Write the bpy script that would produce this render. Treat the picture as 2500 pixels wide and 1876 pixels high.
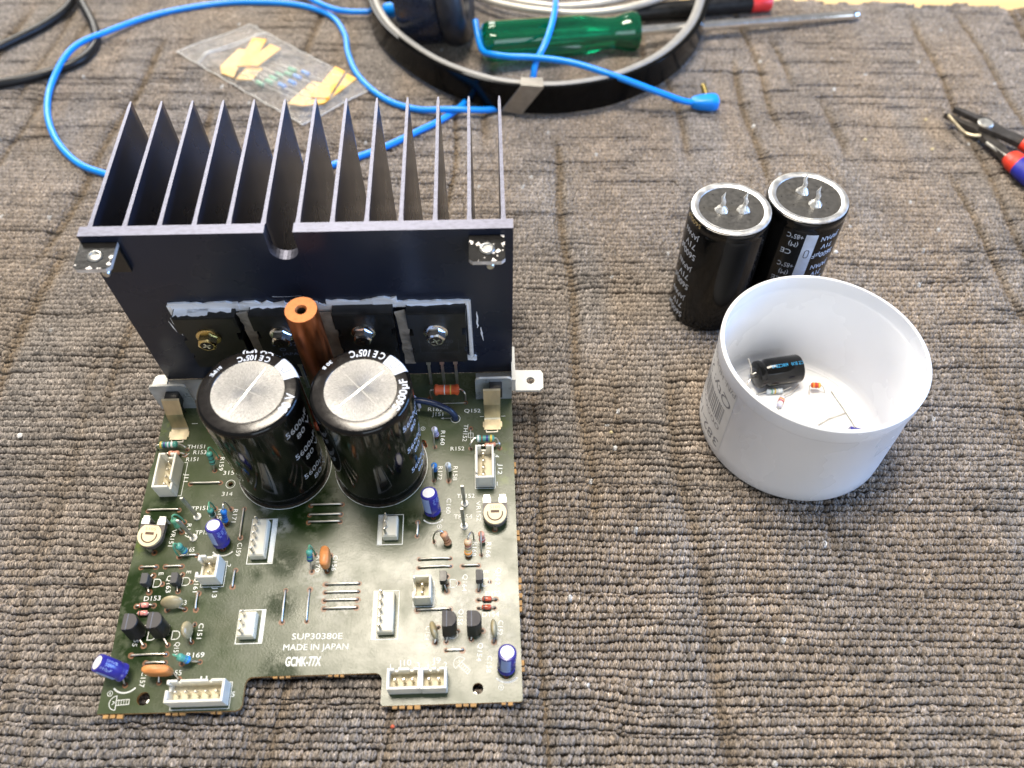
import bpy, math, random
import numpy as np
from mathutils import Vector, Matrix
from mathutils.geometry import tessellate_polygon

random.seed(7)
rng = np.random.default_rng(11)
S = 0.001                       # all modelling below is in millimetres
for o in list(bpy.data.objects):
    bpy.data.objects.remove(o)
scene = bpy.context.scene
COL = scene.collection

# ------------------------------------------------------------------ camera
cam_d = bpy.data.cameras.new('camera')
cam = bpy.data.objects.new('camera', cam_d)
COL.objects.link(cam)
right = Vector((0.99948137, -0.03206033, 0.00302209))
up = Vector((0.02347641, 0.78966844, 0.61308451))
fwd = Vector((0.02204214, 0.61269559, -0.79001155))
m = Matrix((right, up, -fwd)).transposed().to_4x4()
m.translation = Vector((0.13588, -0.08619, 0.29104))
cam.matrix_world = m
cam_d.sensor_width = 36.0
cam_d.lens = 2012.54 / 2500 * 36
cam_d.clip_start = 0.01
cam_d.clip_end = 50
cam_d.dof.use_dof = True
cam_d.dof.focus_distance = 0.325
cam_d.dof.aperture_fstop = 9.0
scene.camera = cam

# ------------------------------------------------------------------ world and lamps
world = bpy.data.worlds.new('World')
scene.world = world
world.use_nodes = True
bgn = world.node_tree.nodes['Background']
bgn.inputs['Color'].default_value = (0.96, 0.97, 1.0, 1)
bgn.inputs['Strength'].default_value = 0.26

def area(name, loc, target, size, size_y, power, color):
    d = bpy.data.lights.new(name, 'AREA')
    d.shape = 'RECTANGLE'
    d.size, d.size_y = size, size_y
    d.energy = power
    d.color = color
    o = bpy.data.objects.new(name, d)
    COL.objects.link(o)
    o.location = loc
    dirv = Vector(target) - Vector(loc)
    o.rotation_euler = dirv.to_track_quat('-Z', 'Y').to_euler()
    return o

area('ceiling_lamp', (0.02, 0.46, 2.1), (0.10, 0.10, 0), 0.85, 0.62, 62, (1.0, 0.90, 0.76))
area('window_daylight', (1.9, 0.0, 0.55), (0.15, 0.12, 0), 1.1, 0.8, 33, (0.24, 0.48, 1.0))
area('far_window', (-0.45, 1.65, 1.05), (0.1, 0.30, 0), 1.3, 0.9, 34, (1.0, 0.95, 0.87))

area('near_fill', (0.7, -2.0, 1.15), (0.10, 0.12, 0.04), 1.3, 1.0, 15, (0.74, 0.86, 1.0))  # added fill lamp behind the camera, brightens front faces and paste

vs = scene.view_settings
vs.view_transform = 'Standard'
vs.look = 'None'
vs.exposure = 0.14
vs.gamma = 1.0
scene.render.engine = 'CYCLES'
scene.cycles.max_bounces = 8
scene.cycles.transparent_max_bounces = 12

# ------------------------------------------------------------------ materials
MATS = {}
def nodes_of(name):
    mt = bpy.data.materials.new(name)
    mt.use_nodes = True
    nt = mt.node_tree
    return mt, nt, nt.nodes['Principled BSDF']

def mat(name, col, rough=0.5, metal=0.0, coat=0.0, var=0.12, vscale=250, bump=0.0, bscale=900,
        rvar=0.12, sub=0.0, trans=0.0, spec=0.5, stretch=(1, 1, 1), ior=1.5):
    if name in MATS:
        return MATS[name]
    mt, nt, bs = nodes_of(name)
    L = nt.links.new
    tc = nt.nodes.new('ShaderNodeTexCoord')
    mp = nt.nodes.new('ShaderNodeMapping')
    mp.inputs['Scale'].default_value = stretch
    L(tc.outputs['Object'], mp.inputs['Vector'])
    nz = nt.nodes.new('ShaderNodeTexNoise')
    nz.inputs['Scale'].default_value = vscale
    nz.inputs['Detail'].default_value = 4
    L(mp.outputs[0], nz.inputs['Vector'])
    mr = nt.nodes.new('ShaderNodeMapRange')
    mr.inputs['From Min'].default_value = 0.3
    mr.inputs['From Max'].default_value = 0.7
    mr.inputs['To Min'].default_value = 1 - var
    mr.inputs['To Max'].default_value = 1 + var
    L(nz.outputs['Fac'], mr.inputs['Value'])
    mx = nt.nodes.new('ShaderNodeVectorMath')
    mx.operation = 'SCALE'
    mx.inputs[0].default_value = col[:3]
    L(mr.outputs[0], mx.inputs['Scale'])
    L(mx.outputs[0], bs.inputs['Base Color'])
    rr = nt.nodes.new('ShaderNodeMapRange')
    rr.inputs['From Min'].default_value = 0.3
    rr.inputs['From Max'].default_value = 0.7
    rr.inputs['To Min'].default_value = max(0.02, rough * (1 - rvar))
    rr.inputs['To Max'].default_value = min(1, rough * (1 + 2 * rvar))
    L(nz.outputs['Fac'], rr.inputs['Value'])
    L(rr.outputs[0], bs.inputs['Roughness'])
    bs.inputs['Metallic'].default_value = metal
    bs.inputs['Coat Weight'].default_value = coat
    bs.inputs['Coat Roughness'].default_value = 0.12
    bs.inputs['Specular IOR Level'].default_value = spec
    bs.inputs['IOR'].default_value = ior
    if sub:
        bs.inputs['Subsurface Weight'].default_value = sub
        bs.inputs['Subsurface Radius'].default_value = (0.003, 0.003, 0.003)
        bs.inputs['Subsurface Scale'].default_value = 1.0
    if trans:
        bs.inputs['Transmission Weight'].default_value = trans
    if bump:
        n2 = nt.nodes.new('ShaderNodeTexNoise')
        n2.inputs['Scale'].default_value = bscale
        n2.inputs['Detail'].default_value = 3
        L(mp.outputs[0], n2.inputs['Vector'])
        bp = nt.nodes.new('ShaderNodeBump')
        bp.inputs['Strength'].default_value = bump
        bp.inputs['Distance'].default_value = 0.0004
        L(n2.outputs['Fac'], bp.inputs['Height'])
        L(bp.outputs[0], bs.inputs['Normal'])
    MATS[name] = mt
    return mt

mat('anodised', (0.015, 0.019, 0.035), 0.27, 0.0, var=0.12, vscale=40, rvar=0.08, spec=0.40)
mat('cut_alu', (0.18, 0.185, 0.235), 0.46, 0.9, var=0.22, vscale=500, bump=0.2, bscale=1600, stretch=(1, 2.5, 1))
mat('black_paint', (0.012, 0.011, 0.010), 0.18, var=0.2, spec=0.6, bump=0.1)
mat('chip_metal', (0.75, 0.72, 0.70), 0.45, 0.5, var=0.2)
mat('steel', (0.62, 0.61, 0.58), 0.28, 1.0, var=0.2)
mat('dull_steel', (0.56, 0.55, 0.51), 0.42, 0.85, var=0.2, vscale=400)
mat('grey_plate', (0.46, 0.50, 0.54), 0.28, 0.45, var=0.25, vscale=180)
mat('gold_screw', (0.80, 0.62, 0.28), 0.25, 1.0)
mat('chrome', (0.88, 0.87, 0.85), 0.2, 1.0, var=0.08)
mat('brass_clip', (0.62, 0.54, 0.38), 0.32, 0.95, var=0.2, stretch=(1, 1, 0.2))
mat('tin', (0.66, 0.63, 0.57), 0.32, 0.9, var=0.18)
mat('copper', (0.32, 0.100, 0.036), 0.36, 1.0, var=0.35, vscale=330, rvar=0.3, stretch=(1, 1, 0.25))
mat('copper_top', (0.47, 0.185, 0.070), 0.5, 0.75, var=0.2, vscale=600)
mat('hole_dark', (0.012, 0.008, 0.006), 0.6)
mat('epoxy', (0.014, 0.014, 0.014), 0.38, var=0.25, bump=0.1)
mat('epoxy_grey', (0.050, 0.050, 0.052), 0.5, var=0.2, vscale=600)
mat('epoxy_top', (0.060, 0.055, 0.055), 0.6, var=0.2, vscale=700)
mat('sleeve', (0.004, 0.004, 0.004), 0.09, coat=0.1, spec=0.30, var=0.2, bump=0.05, bscale=220)
mat('sleeve_top', (0.014, 0.012, 0.011), 0.20, coat=0.1, var=0.2, vscale=500, bump=0.05)
mat('sleeve_print', (0.66, 0.72, 0.84), 0.4)  # white print, the window's blue light tinted into its colour
mat('sleeve_print_dim', (0.17, 0.19, 0.24), 0.4)
mat('stripe_mark', (0.05, 0.06, 0.09), 0.4)
mat('gold_print', (0.62, 0.47, 0.22), 0.4)
mat('rubber_black', (0.055, 0.052, 0.047), 0.3, spec=0.8, var=0.3, vscale=500)
mat('solder', (0.72, 0.71, 0.68), 0.36, 0.8, var=0.2, vscale=900, bump=0.5)
mat('connector', (0.72, 0.68, 0.54), 0.38, var=0.06, sub=0.25, coat=0.1)
mat('connector_white', (0.74, 0.72, 0.63), 0.34, var=0.04, sub=0.25, coat=0.1)
mat('connector_floor', (0.66, 0.60, 0.44), 0.5, var=0.12)
mat('silk', (0.80, 0.82, 0.78), 0.6, var=0.1, vscale=1500)
mat('flux_brown', (0.17, 0.065, 0.018), 0.35, var=0.5, vscale=900)
mat('blue_sleeve', (0.028, 0.026, 0.26), 0.22, coat=0.3, var=0.12)
mat('blue_stripe', (0.30, 0.40, 0.72), 0.3)
mat('alu_top', (0.93, 0.93, 0.95), 0.5, 0.35, var=0.04)
mat('r_teal', (0.07, 0.30, 0.25), 0.35, coat=0.2)
mat('r_green', (0.12, 0.36, 0.22), 0.4)
mat('r_blue', (0.02, 0.20, 0.62), 0.35, coat=0.2)
mat('r_pale', (0.58, 0.58, 0.70), 0.35)
mat('r_pale_blue', (0.55, 0.62, 0.68), 0.35)
mat('r_tan', (0.55, 0.30, 0.17), 0.4)
mat('r_cream', (0.68, 0.52, 0.36), 0.4)
mat('r_pink', (0.66, 0.32, 0.22), 0.4)
mat('r_orange', (0.62, 0.10, 0.025), 0.5, var=0.15, vscale=900, bump=0.2)
mat('r_white', (0.75, 0.75, 0.70), 0.4)
mat('b_dark', (0.03, 0.05, 0.05), 0.4)
mat('b_navy', (0.03, 0.04, 0.22), 0.4)
mat('b_blue', (0.02, 0.10, 0.40), 0.4)
mat('b_red', (0.50, 0.04, 0.03), 0.4)
mat('b_brown', (0.16, 0.05, 0.02), 0.4)
mat('b_yellow', (0.66, 0.48, 0.08), 0.4)
mat('b_purple', (0.13, 0.08, 0.28), 0.4)
mat('b_white', (0.72, 0.74, 0.72), 0.4)
mat('b_orange', (0.75, 0.30, 0.04), 0.4)
mat('disc_olive', (0.40, 0.34, 0.20), 0.30, var=0.25, vscale=220, coat=0.3)
mat('film_orange', (0.58, 0.23, 0.07), 0.42, var=0.2, vscale=420, bump=0.25, bscale=700)
mat('diode_red', (0.52, 0.10, 0.045), 0.18, coat=0.5, var=0.5, vscale=1200)
mat('diode_pink', (0.75, 0.30, 0.25), 0.2, coat=0.4, var=0.4, vscale=1200)
mat('trim_body', (0.10, 0.085, 0.080), 0.5, var=0.2)
mat('trim_dial', (0.72, 0.60, 0.38), 0.45, var=0.1)
mat('trim_groove', (0.10, 0.055, 0.03), 0.6)
mat('white_tab', (0.76, 0.74, 0.68), 0.4, 0.3)
mat('bracket_white', (0.66, 0.65, 0.60), 0.45, 0.25, var=0.1, vscale=350)
mat('paste', (0.88, 0.90, 0.94), 0.35, var=0.08, bump=0.6, bscale=500, stretch=(0.3, 1, 1.6))
mat('mica', (0.30, 0.27, 0.235), 0.5, var=0.35, vscale=220, bump=0.5, bscale=350)
mat('navy_wire', (0.012, 0.022, 0.055), 0.28, var=0.3)
mat('engrave', (0.16, 0.19, 0.27), 0.5)
mat('engrave_dim', (0.050, 0.052, 0.060), 0.5)
mat('tub_white', (0.76, 0.77, 0.79), 0.24, var=0.025, vscale=26, rvar=0.25, sub=0.3, coat=0.1)
mat('label_paper', (0.70, 0.70, 0.70), 0.35, var=0.05)
mat('label_ink', (0.22, 0.22, 0.24), 0.5)
mat('label_ink_grey', (0.33, 0.32, 0.34), 0.5)
mat('cyan_print', (0.02, 0.30, 0.60), 0.4)
mat('blue_cable', (0.0, 0.26, 0.92), 0.36, var=0.05, coat=0.1)
mat('black_cable', (0.012, 0.013, 0.015), 0.3, spec=0.3, var=0.25, bump=0.1)
mat('headband_black', (0.003, 0.003, 0.003), 0.12, spec=0.12, var=0.2)
mat('headband_grey', (0.29, 0.285, 0.275), 0.42, 0.1, var=0.06)
mat('slider_metal', (0.30, 0.28, 0.25), 0.35, 0.8)
mat('earpad', (0.012, 0.014, 0.020), 0.42, var=0.25, bump=0.3, bscale=500)
mat('earcup', (0.010, 0.014, 0.028), 0.25, var=0.2)
mat('silver_cable', (0.55, 0.52, 0.46), 0.32, 0.3, var=0.08)
mat('red_plastic', (0.66, 0.03, 0.03), 0.35)
mat('plier_red', (0.72, 0.045, 0.02), 0.4)
mat('plier_blue', (0.016, 0.022, 0.33), 0.45, var=0.1)
mat('plier_steel', (0.095, 0.088, 0.082), 0.40, 0.6, var=0.3)
mat('tape_yellow', (0.74, 0.36, 0.006), 0.45, var=0.08)
mat('tape_cream', (0.70, 0.42, 0.11), 0.5, var=0.08)
mat('bench_wood', (0.74, 0.52, 0.24), 0.45, var=0.12, vscale=60, stretch=(0.15, 2, 1))
mat('glue', (0.040, 0.030, 0.020), 0.3, var=0.6, vscale=700, bump=0.8)
mat('rim_alu', (0.86, 0.86, 0.85), 0.34, 0.9, var=0.12, vscale=300)
mat('score_alu', (0.66, 0.655, 0.64), 0.35, 0.8, var=0.1)
mat('polythene_seam', (0.62, 0.62, 0.60), 0.25, var=0.1)
mat('dull_gold', (0.34, 0.27, 0.10), 0.35, 0.9)
mat('crumb', (0.62, 0.52, 0.30), 0.6)
mat('crumb_white', (0.70, 0.70, 0.70), 0.7)
mat('crumb_red', (0.65, 0.12, 0.05), 0.6)

def add_node(nt, kind, **kw):
    n = nt.nodes.new(kind)
    for k, v in kw.items():
        n.inputs[k].default_value = v
    return n

# green screwdriver handle: dyed clear acetate
mt, nt, bs = nodes_of('green_acetate')
bs.inputs['Base Color'].default_value = (0.0, 0.21, 0.09, 1)
bs.inputs['Roughness'].default_value = 0.06
bs.inputs['Transmission Weight'].default_value = 0.75
bs.inputs['IOR'].default_value = 1.47
bs.inputs['Coat Weight'].default_value = 0.3
MATS['green_acetate'] = mt

# clear polythene bag
mt, nt, bs = nodes_of('polythene')
tc = nt.nodes.new('ShaderNodeTexCoord')
nz = add_node(nt, 'ShaderNodeTexNoise', Scale=140, Detail=5)
nt.links.new(tc.outputs['Object'], nz.inputs['Vector'])
bp = add_node(nt, 'ShaderNodeBump', Strength=1.0, Distance=0.006)
nt.links.new(nz.outputs['Fac'], bp.inputs['Height'])
bs.inputs['Base Color'].default_value = (0.90, 0.91, 0.92, 1)
bs.inputs['Roughness'].default_value = 0.10
nt.links.new(bp.outputs[0], bs.inputs['Normal'])
tr = nt.nodes.new('ShaderNodeBsdfTransparent')
mx = add_node(nt, 'ShaderNodeMixShader', Fac=0.19)
nt.links.new(tr.outputs[0], mx.inputs[1])
nt.links.new(bs.outputs[0], mx.inputs[2])
nt.links.new(mx.outputs[0], nt.nodes['Material Output'].inputs['Surface'])
MATS['polythene'] = mt

# flaked aluminium end of the filter capacitors: radial grain round the object origin
mt, nt, bs = nodes_of('flaked_alu')
L = nt.links.new
tc = nt.nodes.new('ShaderNodeTexCoord')
sp = nt.nodes.new('ShaderNodeSeparateXYZ')
L(tc.outputs['Object'], sp.inputs[0])
at = nt.nodes.new('ShaderNodeMath'); at.operation = 'ARCTAN2'
L(sp.outputs['Y'], at.inputs[0]); L(sp.outputs['X'], at.inputs[1])
ln = nt.nodes.new('ShaderNodeVectorMath'); ln.operation = 'LENGTH'
L(tc.outputs['Object'], ln.inputs[0])
a2 = nt.nodes.new('ShaderNodeMath'); a2.operation = 'MULTIPLY'; a2.inputs[1].default_value = 15
L(at.outputs[0], a2.inputs[0])
r2 = nt.nodes.new('ShaderNodeMath'); r2.operation = 'MULTIPLY'; r2.inputs[1].default_value = 300
L(ln.outputs['Value'], r2.inputs[0])
cb = nt.nodes.new('ShaderNodeCombineXYZ')
L(a2.outputs[0], cb.inputs['X']); L(r2.outputs[0], cb.inputs['Y'])
nz = add_node(nt, 'ShaderNodeTexNoise', Scale=2.6, Detail=5, Roughness=0.65)
L(cb.outputs[0], nz.inputs['Vector'])
cr = nt.nodes.new('ShaderNodeValToRGB')
cr.color_ramp.elements[0].position = 0.30; cr.color_ramp.elements[0].color = (0.26, 0.257, 0.25, 1)
cr.color_ramp.elements[1].position = 0.68; cr.color_ramp.elements[1].color = (0.62, 0.615, 0.60, 1)
L(nz.outputs['Fac'], cr.inputs[0])
L(cr.outputs[0], bs.inputs['Base Color'])
bs.inputs['Metallic'].default_value = 0.75
bs.inputs['Roughness'].default_value = 0.38
bp = add_node(nt, 'ShaderNodeBump', Strength=0.55, Distance=0.0006)
L(nz.outputs['Fac'], bp.inputs['Height']); L(bp.outputs[0], bs.inputs['Normal'])
MATS['flaked_alu'] = mt

# circuit board lacquer: green with flux-free patches, their missing gloss haze painted darker, and chalky white flux residue
mt, nt, bs = nodes_of('board_green')
L = nt.links.new
tc = nt.nodes.new('ShaderNodeTexCoord')
def spot_mask(nt, tc, spots, edge):
    prev = None
    for (x, y, r) in spots:
        d = nt.nodes.new('ShaderNodeVectorMath'); d.operation = 'DISTANCE'
        L(tc.outputs['Object'], d.inputs[0])
        d.inputs[1].default_value = (x * S, y * S, 0)
        mr = nt.nodes.new('ShaderNodeMapRange')
        mr.inputs['From Min'].default_value = r * S
        mr.inputs['From Max'].default_value = max(0, r - edge) * S
        L(d.outputs['Value'], mr.inputs['Value'])
        if prev is None:
            prev = mr.outputs[0]
        else:
            mm = nt.nodes.new('ShaderNodeMath'); mm.operation = 'MAXIMUM'
            L(prev, mm.inputs[0]); L(mr.outputs[0], mm.inputs[1])
            prev = mm.outputs[0]
    return prev
def grain(scale, lo, hi, detail=6):
    n = add_node(nt, 'ShaderNodeTexNoise', Scale=scale, Detail=detail, Roughness=0.65)
    L(tc.outputs['Object'], n.inputs['Vector'])
    r = add_node(nt, 'ShaderNodeMapRange')
    r.inputs['From Min'].default_value = lo; r.inputs['From Max'].default_value = hi
    L(n.outputs['Fac'], r.inputs['Value'])
    return r.outputs[0]
def mul(a, b):
    n = nt.nodes.new('ShaderNodeMath'); n.operation = 'MULTIPLY'
    L(a, n.inputs[0])
    if isinstance(b, float): n.inputs[1].default_value = b
    else: L(b, n.inputs[1])
    return n.outputs[0]
def addm(a, b):
    n = nt.nodes.new('ShaderNodeMath'); n.operation = 'ADD'; n.use_clamp = True
    L(a, n.inputs[0]); L(b, n.inputs[1]); return n.outputs[0]
def mixc(fac, a, b):
    n = nt.nodes.new('ShaderNodeMix'); n.data_type = 'RGBA'
    L(fac, n.inputs[0])
    for sock, v in ((n.inputs[6], a), (n.inputs[7], b)):
        if isinstance(v, tuple): sock.default_value = (*v, 1)
        else: L(v, sock)
    return n.outputs[2]
base = mixc(grain(45, 0.38, 0.66), (0.042, 0.060, 0.022), (0.078, 0.092, 0.054))
hazeless = mul(spot_mask(nt, tc, [(57, 52, 9), (57, 36, 8), (66, 72, 13), (30, 25, 6), (60, 12, 9), (104, 66, 8), (8, 70, 12), (6, 40, 14), (10, 24, 12),
                             (40, 62, 5), (39, 46, 4), (27, 38, 4), (47, 47, 4)], 5), grain(160, 0.36, 0.50))
base = mixc(hazeless, base, (0.010, 0.024, 0.004))
chalk = mul(spot_mask(nt, tc, [(78, 38, 11), (116, 26, 11), (120, 18, 7), (104, 50, 6), (124, 36, 9), (134, 22, 9), (68, 48, 7), (54, 66, 5), (47, 74, 4),
                               (139, 33, 6), (106, 38, 6), (100, 44, 6), (114, 33, 6)], 6), grain(330, 0.42, 0.60))
base = mixc(mul(chalk, 0.55), base, (0.60, 0.58, 0.52))
algae = mul(spot_mask(nt, tc, [(139, 84, 5), (140, 96, 5), (139, 110, 5), (2, 60, 6), (3, 110, 6)], 4), grain(260, 0.45, 0.6))
base = mixc(mul(algae, 0.6), base, (0.10, 0.14, 0.015))
L(base, bs.inputs['Base Color'])
rgh = add_node(nt, 'ShaderNodeMapRange'); rgh.inputs['To Min'].default_value = 0.19; rgh.inputs['To Max'].default_value = 0.34
L(addm(grain(70, 0.35, 0.7), chalk), rgh.inputs['Value'])
L(rgh.outputs[0], bs.inputs['Roughness'])
spc = add_node(nt, 'ShaderNodeMapRange'); spc.inputs['To Min'].default_value = 0.40; spc.inputs['To Max'].default_value = 0.14
L(hazeless, spc.inputs['Value']); L(spc.outputs[0], bs.inputs['Specular IOR Level'])
bs.inputs['Coat Weight'].default_value = 0.0
bs.inputs['Coat Roughness'].default_value = 0.33
bp = add_node(nt, 'ShaderNodeBump', Strength=0.09, Distance=0.0004)
hh = addm(mul(grain(1300, 0.2, 0.8, 2), 0.5), mul(chalk, 0.5))
L(hh, bp.inputs['Height']); L(bp.outputs[0], bs.inputs['Normal'])
MATS['board_green'] = mt
mat('board_edge', (0.36, 0.20, 0.065), 0.6, var=0.3, vscale=500, bump=0.4)

# carpet yarn: per-tuft colour attribute plus fine fibre grain
mt, nt, bs = nodes_of('carpet_yarn')
L = nt.links.new
at = nt.nodes.new('ShaderNodeVertexColor'); at.layer_name = 'yarn'
tc = nt.nodes.new('ShaderNodeTexCoord')
mp = nt.nodes.new('ShaderNodeMapping'); mp.inputs['Scale'].default_value = (1, 0.35, 0.35)
mp.inputs['Rotation'].default_value = (0, 0, 0.35)
L(tc.outputs['Object'], mp.inputs['Vector'])
nz = add_node(nt, 'ShaderNodeTexNoise', Scale=2300, Detail=2)
L(mp.outputs[0], nz.inputs['Vector'])
mr = add_node(nt, 'ShaderNodeMapRange'); mr.inputs['From Min'].default_value = 0.3; mr.inputs['From Max'].default_value = 0.7
mr.inputs['To Min'].default_value = 0.22; mr.inputs['To Max'].default_value = 1.75
L(nz.outputs['Fac'], mr.inputs['Value'])
sc = nt.nodes.new('ShaderNodeVectorMath'); sc.operation = 'SCALE'
L(at.outputs['Color'], sc.inputs[0]); L(mr.outputs[0], sc.inputs['Scale'])
L(sc.outputs[0], bs.inputs['Base Color'])
bs.inputs['Roughness'].default_value = 0.85
bs.inputs['Specular IOR Level'].default_value = 0.2
bs.inputs['Sheen Weight'].default_value = 0.25
bs.inputs['Sheen Roughness'].default_value = 0.5
bp = add_node(nt, 'ShaderNodeBump', Strength=1.0, Distance=0.0005)
L(nz.outputs['Fac'], bp.inputs['Height']); L(bp.outputs[0], bs.inputs['Normal'])
MATS['carpet_yarn'] = mt
mat('carpet_back', (0.060, 0.050, 0.041), 0.95, var=0.3)

# ------------------------------------------------------------------ mesh tools
class MB:
    def __init__(s):
        s.v = []; s.f = []; s.m = []; s.s = []
    def add(s, verts, faces, mi=0, smooth=False):
        o = len(s.v)
        s.v.extend([tuple(v) for v in verts])
        for f in faces:
            s.f.append([i + o for i in f]); s.m.append(mi); s.s.append(smooth)
        return s
    def box(s, x0, x1, y0, y1, z0, z1, mi=0, top=None):
        v = [(x0, y0, z0), (x1, y0, z0), (x1, y1, z0), (x0, y1, z0), (x0, y0, z1), (x1, y0, z1), (x1, y1, z1), (x0, y1, z1)]
        s.add(v, [(3, 2, 1, 0), (0, 1, 5, 4), (1, 2, 6, 5), (2, 3, 7, 6), (3, 0, 4, 7)], mi)
        o = len(s.v) - 8
        s.f.append([o + 4, o + 5, o + 6, o + 7]); s.m.append(mi if top is None else top); s.s.append(False)
        return s
    def loft(s, rings, mi=0, smooth=False, cap=True, closed=True, capmi=None):
        n = len(rings[0]); o = len(s.v)
        for r in rings: s.v.extend([tuple(p) for p in r])
        for k in range(len(rings) - 1):
            for i in range(n if closed else n - 1):
                j = (i + 1) % n
                s.f.append([o + k * n + i, o + k * n + j, o + (k + 1) * n + j, o + (k + 1) * n + i]); s.m.append(mi); s.s.append(smooth)
        if cap:
            s.f.append([o + i for i in range(n)][::-1]); s.m.append(mi); s.s.append(False)
            s.f.append([o + (len(rings) - 1) * n + i for i in range(n)]); s.m.append(mi if capmi is None else capmi); s.s.append(False)
        return s
    def bevbox(s, x0, x1, y0, y1, z0, z1, c=0.3, mi=0, capmi=None):
        def rect(i, z):
            k = c + i
            return [(x0 + k, y0 + i, z), (x1 - k, y0 + i, z), (x1 - i, y0 + k, z), (x1 - i, y1 - k, z), (x1 - k, y1 - i, z), (x0 + k, y1 - i, z), (x0 + i, y1 - k, z), (x0 + i, y0 + k, z)]
        return s.loft([rect(c, z0), rect(0, z0 + c), rect(0, z1 - c), rect(c, z1)], mi, capmi=capmi)
    def lathe(s, prof, n=32, c=(0, 0, 0), mi=0, smooth=True, mis=None, xf=None):
        """prof: (radius, z) pairs; xf: matrix that carries the local z axis elsewhere"""
        o = len(s.v)
        for (r, z) in prof:
            for i in range(n):
                a = 2 * math.pi * i / n
                p = Vector((r * math.cos(a), r * math.sin(a), z))
                if xf is not None: p = xf @ p
                s.v.append((p[0] + c[0], p[1] + c[1], p[2] + c[2]))
        for k in range(len(prof) - 1):
            for i in range(n):
                j = (i + 1) % n
                s.f.append([o + k * n + i, o + k * n + j, o + (k + 1) * n + j, o + (k + 1) * n + i])
                s.m.append(mi if mis is None else mis[k]); s.s.append(smooth)
        if prof[0][0] > 1e-6:
            s.f.append([o + i for i in range(n)][::-1]); s.m.append(mi if mis is None else mis[0]); s.s.append(False)
        if prof[-1][0] > 1e-6:
            s.f.append([o + (len(prof) - 1) * n + i for i in range(n)]); s.m.append(mi if mis is None else mis[-1]); s.s.append(False)
        return s
    def tube(s, path, r, n=8, mi=0, cap=True):
        P = [Vector(p) for p in path]
        rs = r if isinstance(r, (list, tuple)) else [r] * len(P)
        rings = []; ref = None
        for i, p in enumerate(P):
            t = (P[min(i + 1, len(P) - 1)] - P[max(i - 1, 0)]).normalized()
            if ref is None:
                ref = t.orthogonal().normalized()
            ref = (ref - t * ref.dot(t))
            if ref.length < 1e-6: ref = t.orthogonal()
            ref.normalize()
            b = t.cross(ref)
            rings.append([p + (ref * math.cos(2 * math.pi * k / n) + b * math.sin(2 * math.pi * k / n)) * rs[i] for k in range(n)])
        return s.loft(rings, mi, True, cap)
    def plate(s, outer, holes, to3, d, mi=0, side=None, back=None):
        """flat plate with holes; to3(u,v,w) maps plate coordinates, w from 0 (front) to d"""
        loops = [[Vector((p[0], p[1], 0)) for p in outer]] + [[Vector((p[0], p[1], 0)) for p in h] for h in holes]
        tris = tessellate_polygon(loops)
        flat = [p for l in loops for p in l]
        side = mi if side is None else side
        back = side if back is None else back
        o = len(s.v)
        s.v.extend([tuple(to3(p[0], p[1], 0)) for p in flat]); N = len(flat)
        s.v.extend([tuple(to3(p[0], p[1], d)) for p in flat])
        for t in tris:
            a, b, c = [flat[i] for i in t]
            ccw = (b[0] - a[0]) * (c[1] - a[1]) - (b[1] - a[1]) * (c[0] - a[0]) > 0
            t = list(t) if ccw else list(t)[::-1]
            s.f.append([o + i for i in t]); s.m.append(mi); s.s.append(False)
            s.f.append([o + N + i for i in t][::-1]); s.m.append(back); s.s.append(False)
        k = 0
        for l in loops:
            n = len(l)
            for i in range(n):
                a, b = o + k + i, o + k + (i + 1) % n
                s.f.append([a, a + N, b + N, b]); s.m.append(side); s.s.append(False)
            k += n
        return s

def build(name, mb, mats, parent=None, loc=None, rot=None, angle=40, label=None, cat=None, group=None, kind=None):
    if isinstance(mats, str): mats = [mats]
    me = bpy.data.meshes.new(name)
    v = np.array(mb.v, dtype=np.float64) * S
    me.from_pydata(v.tolist(), [], mb.f)
    for k in mats: me.materials.append(MATS[k])
    me.polygons.foreach_set('material_index', mb.m)
    me.polygons.foreach_set('use_smooth', mb.s)
    if any(mb.s) and angle: me.set_sharp_from_angle(angle=math.radians(angle))
    me.update()
    return link(name, me, parent, loc, rot, label, cat, group, kind)

def link(name, me, parent=None, loc=None, rot=None, label=None, cat=None, group=None, kind=None):
    o = bpy.data.objects.new(name, me)
    COL.objects.link(o)
    if parent is not None: o.parent = parent
    if loc is not None: o.location = Vector(loc) * S
    if rot is not None: o.rotation_euler = rot
    tag(o, label, cat, group, kind)
    return o

def tag(o, label=None, cat=None, group=None, kind=None):
    if label: o['label'] = label
    if cat: o['category'] = cat
    if group: o['group'] = group
    if kind: o['kind'] = kind
    return o

def empty(name, loc=(0, 0, 0), rot=(0, 0, 0), label=None, cat=None, group=None):
    return link(name, None, None, loc, rot, label, cat, group)

def spline(pts, n=8):
    P = [Vector(p) for p in pts]
    P = [P[0] * 2 - P[1]] + P + [P[-1] * 2 - P[-2]]
    out = []
    for i in range(1, len(P) - 2):
        for k in range(n):
            t = k / n
            a, b, c, d = P[i - 1], P[i], P[i + 1], P[i + 2]
            out.append(0.5 * ((2 * b) + (c - a) * t + (2 * a - 5 * b + 4 * c - d) * t * t + (3 * b - a - 3 * c + d) * t ** 3))
    out.append(P[-2])
    return out

def axis_xf(p, q):
    """matrix carrying local +z onto the direction p to q"""
    return (Vector(q) - Vector(p)).to_track_quat('Z', 'Y').to_matrix()

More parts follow.
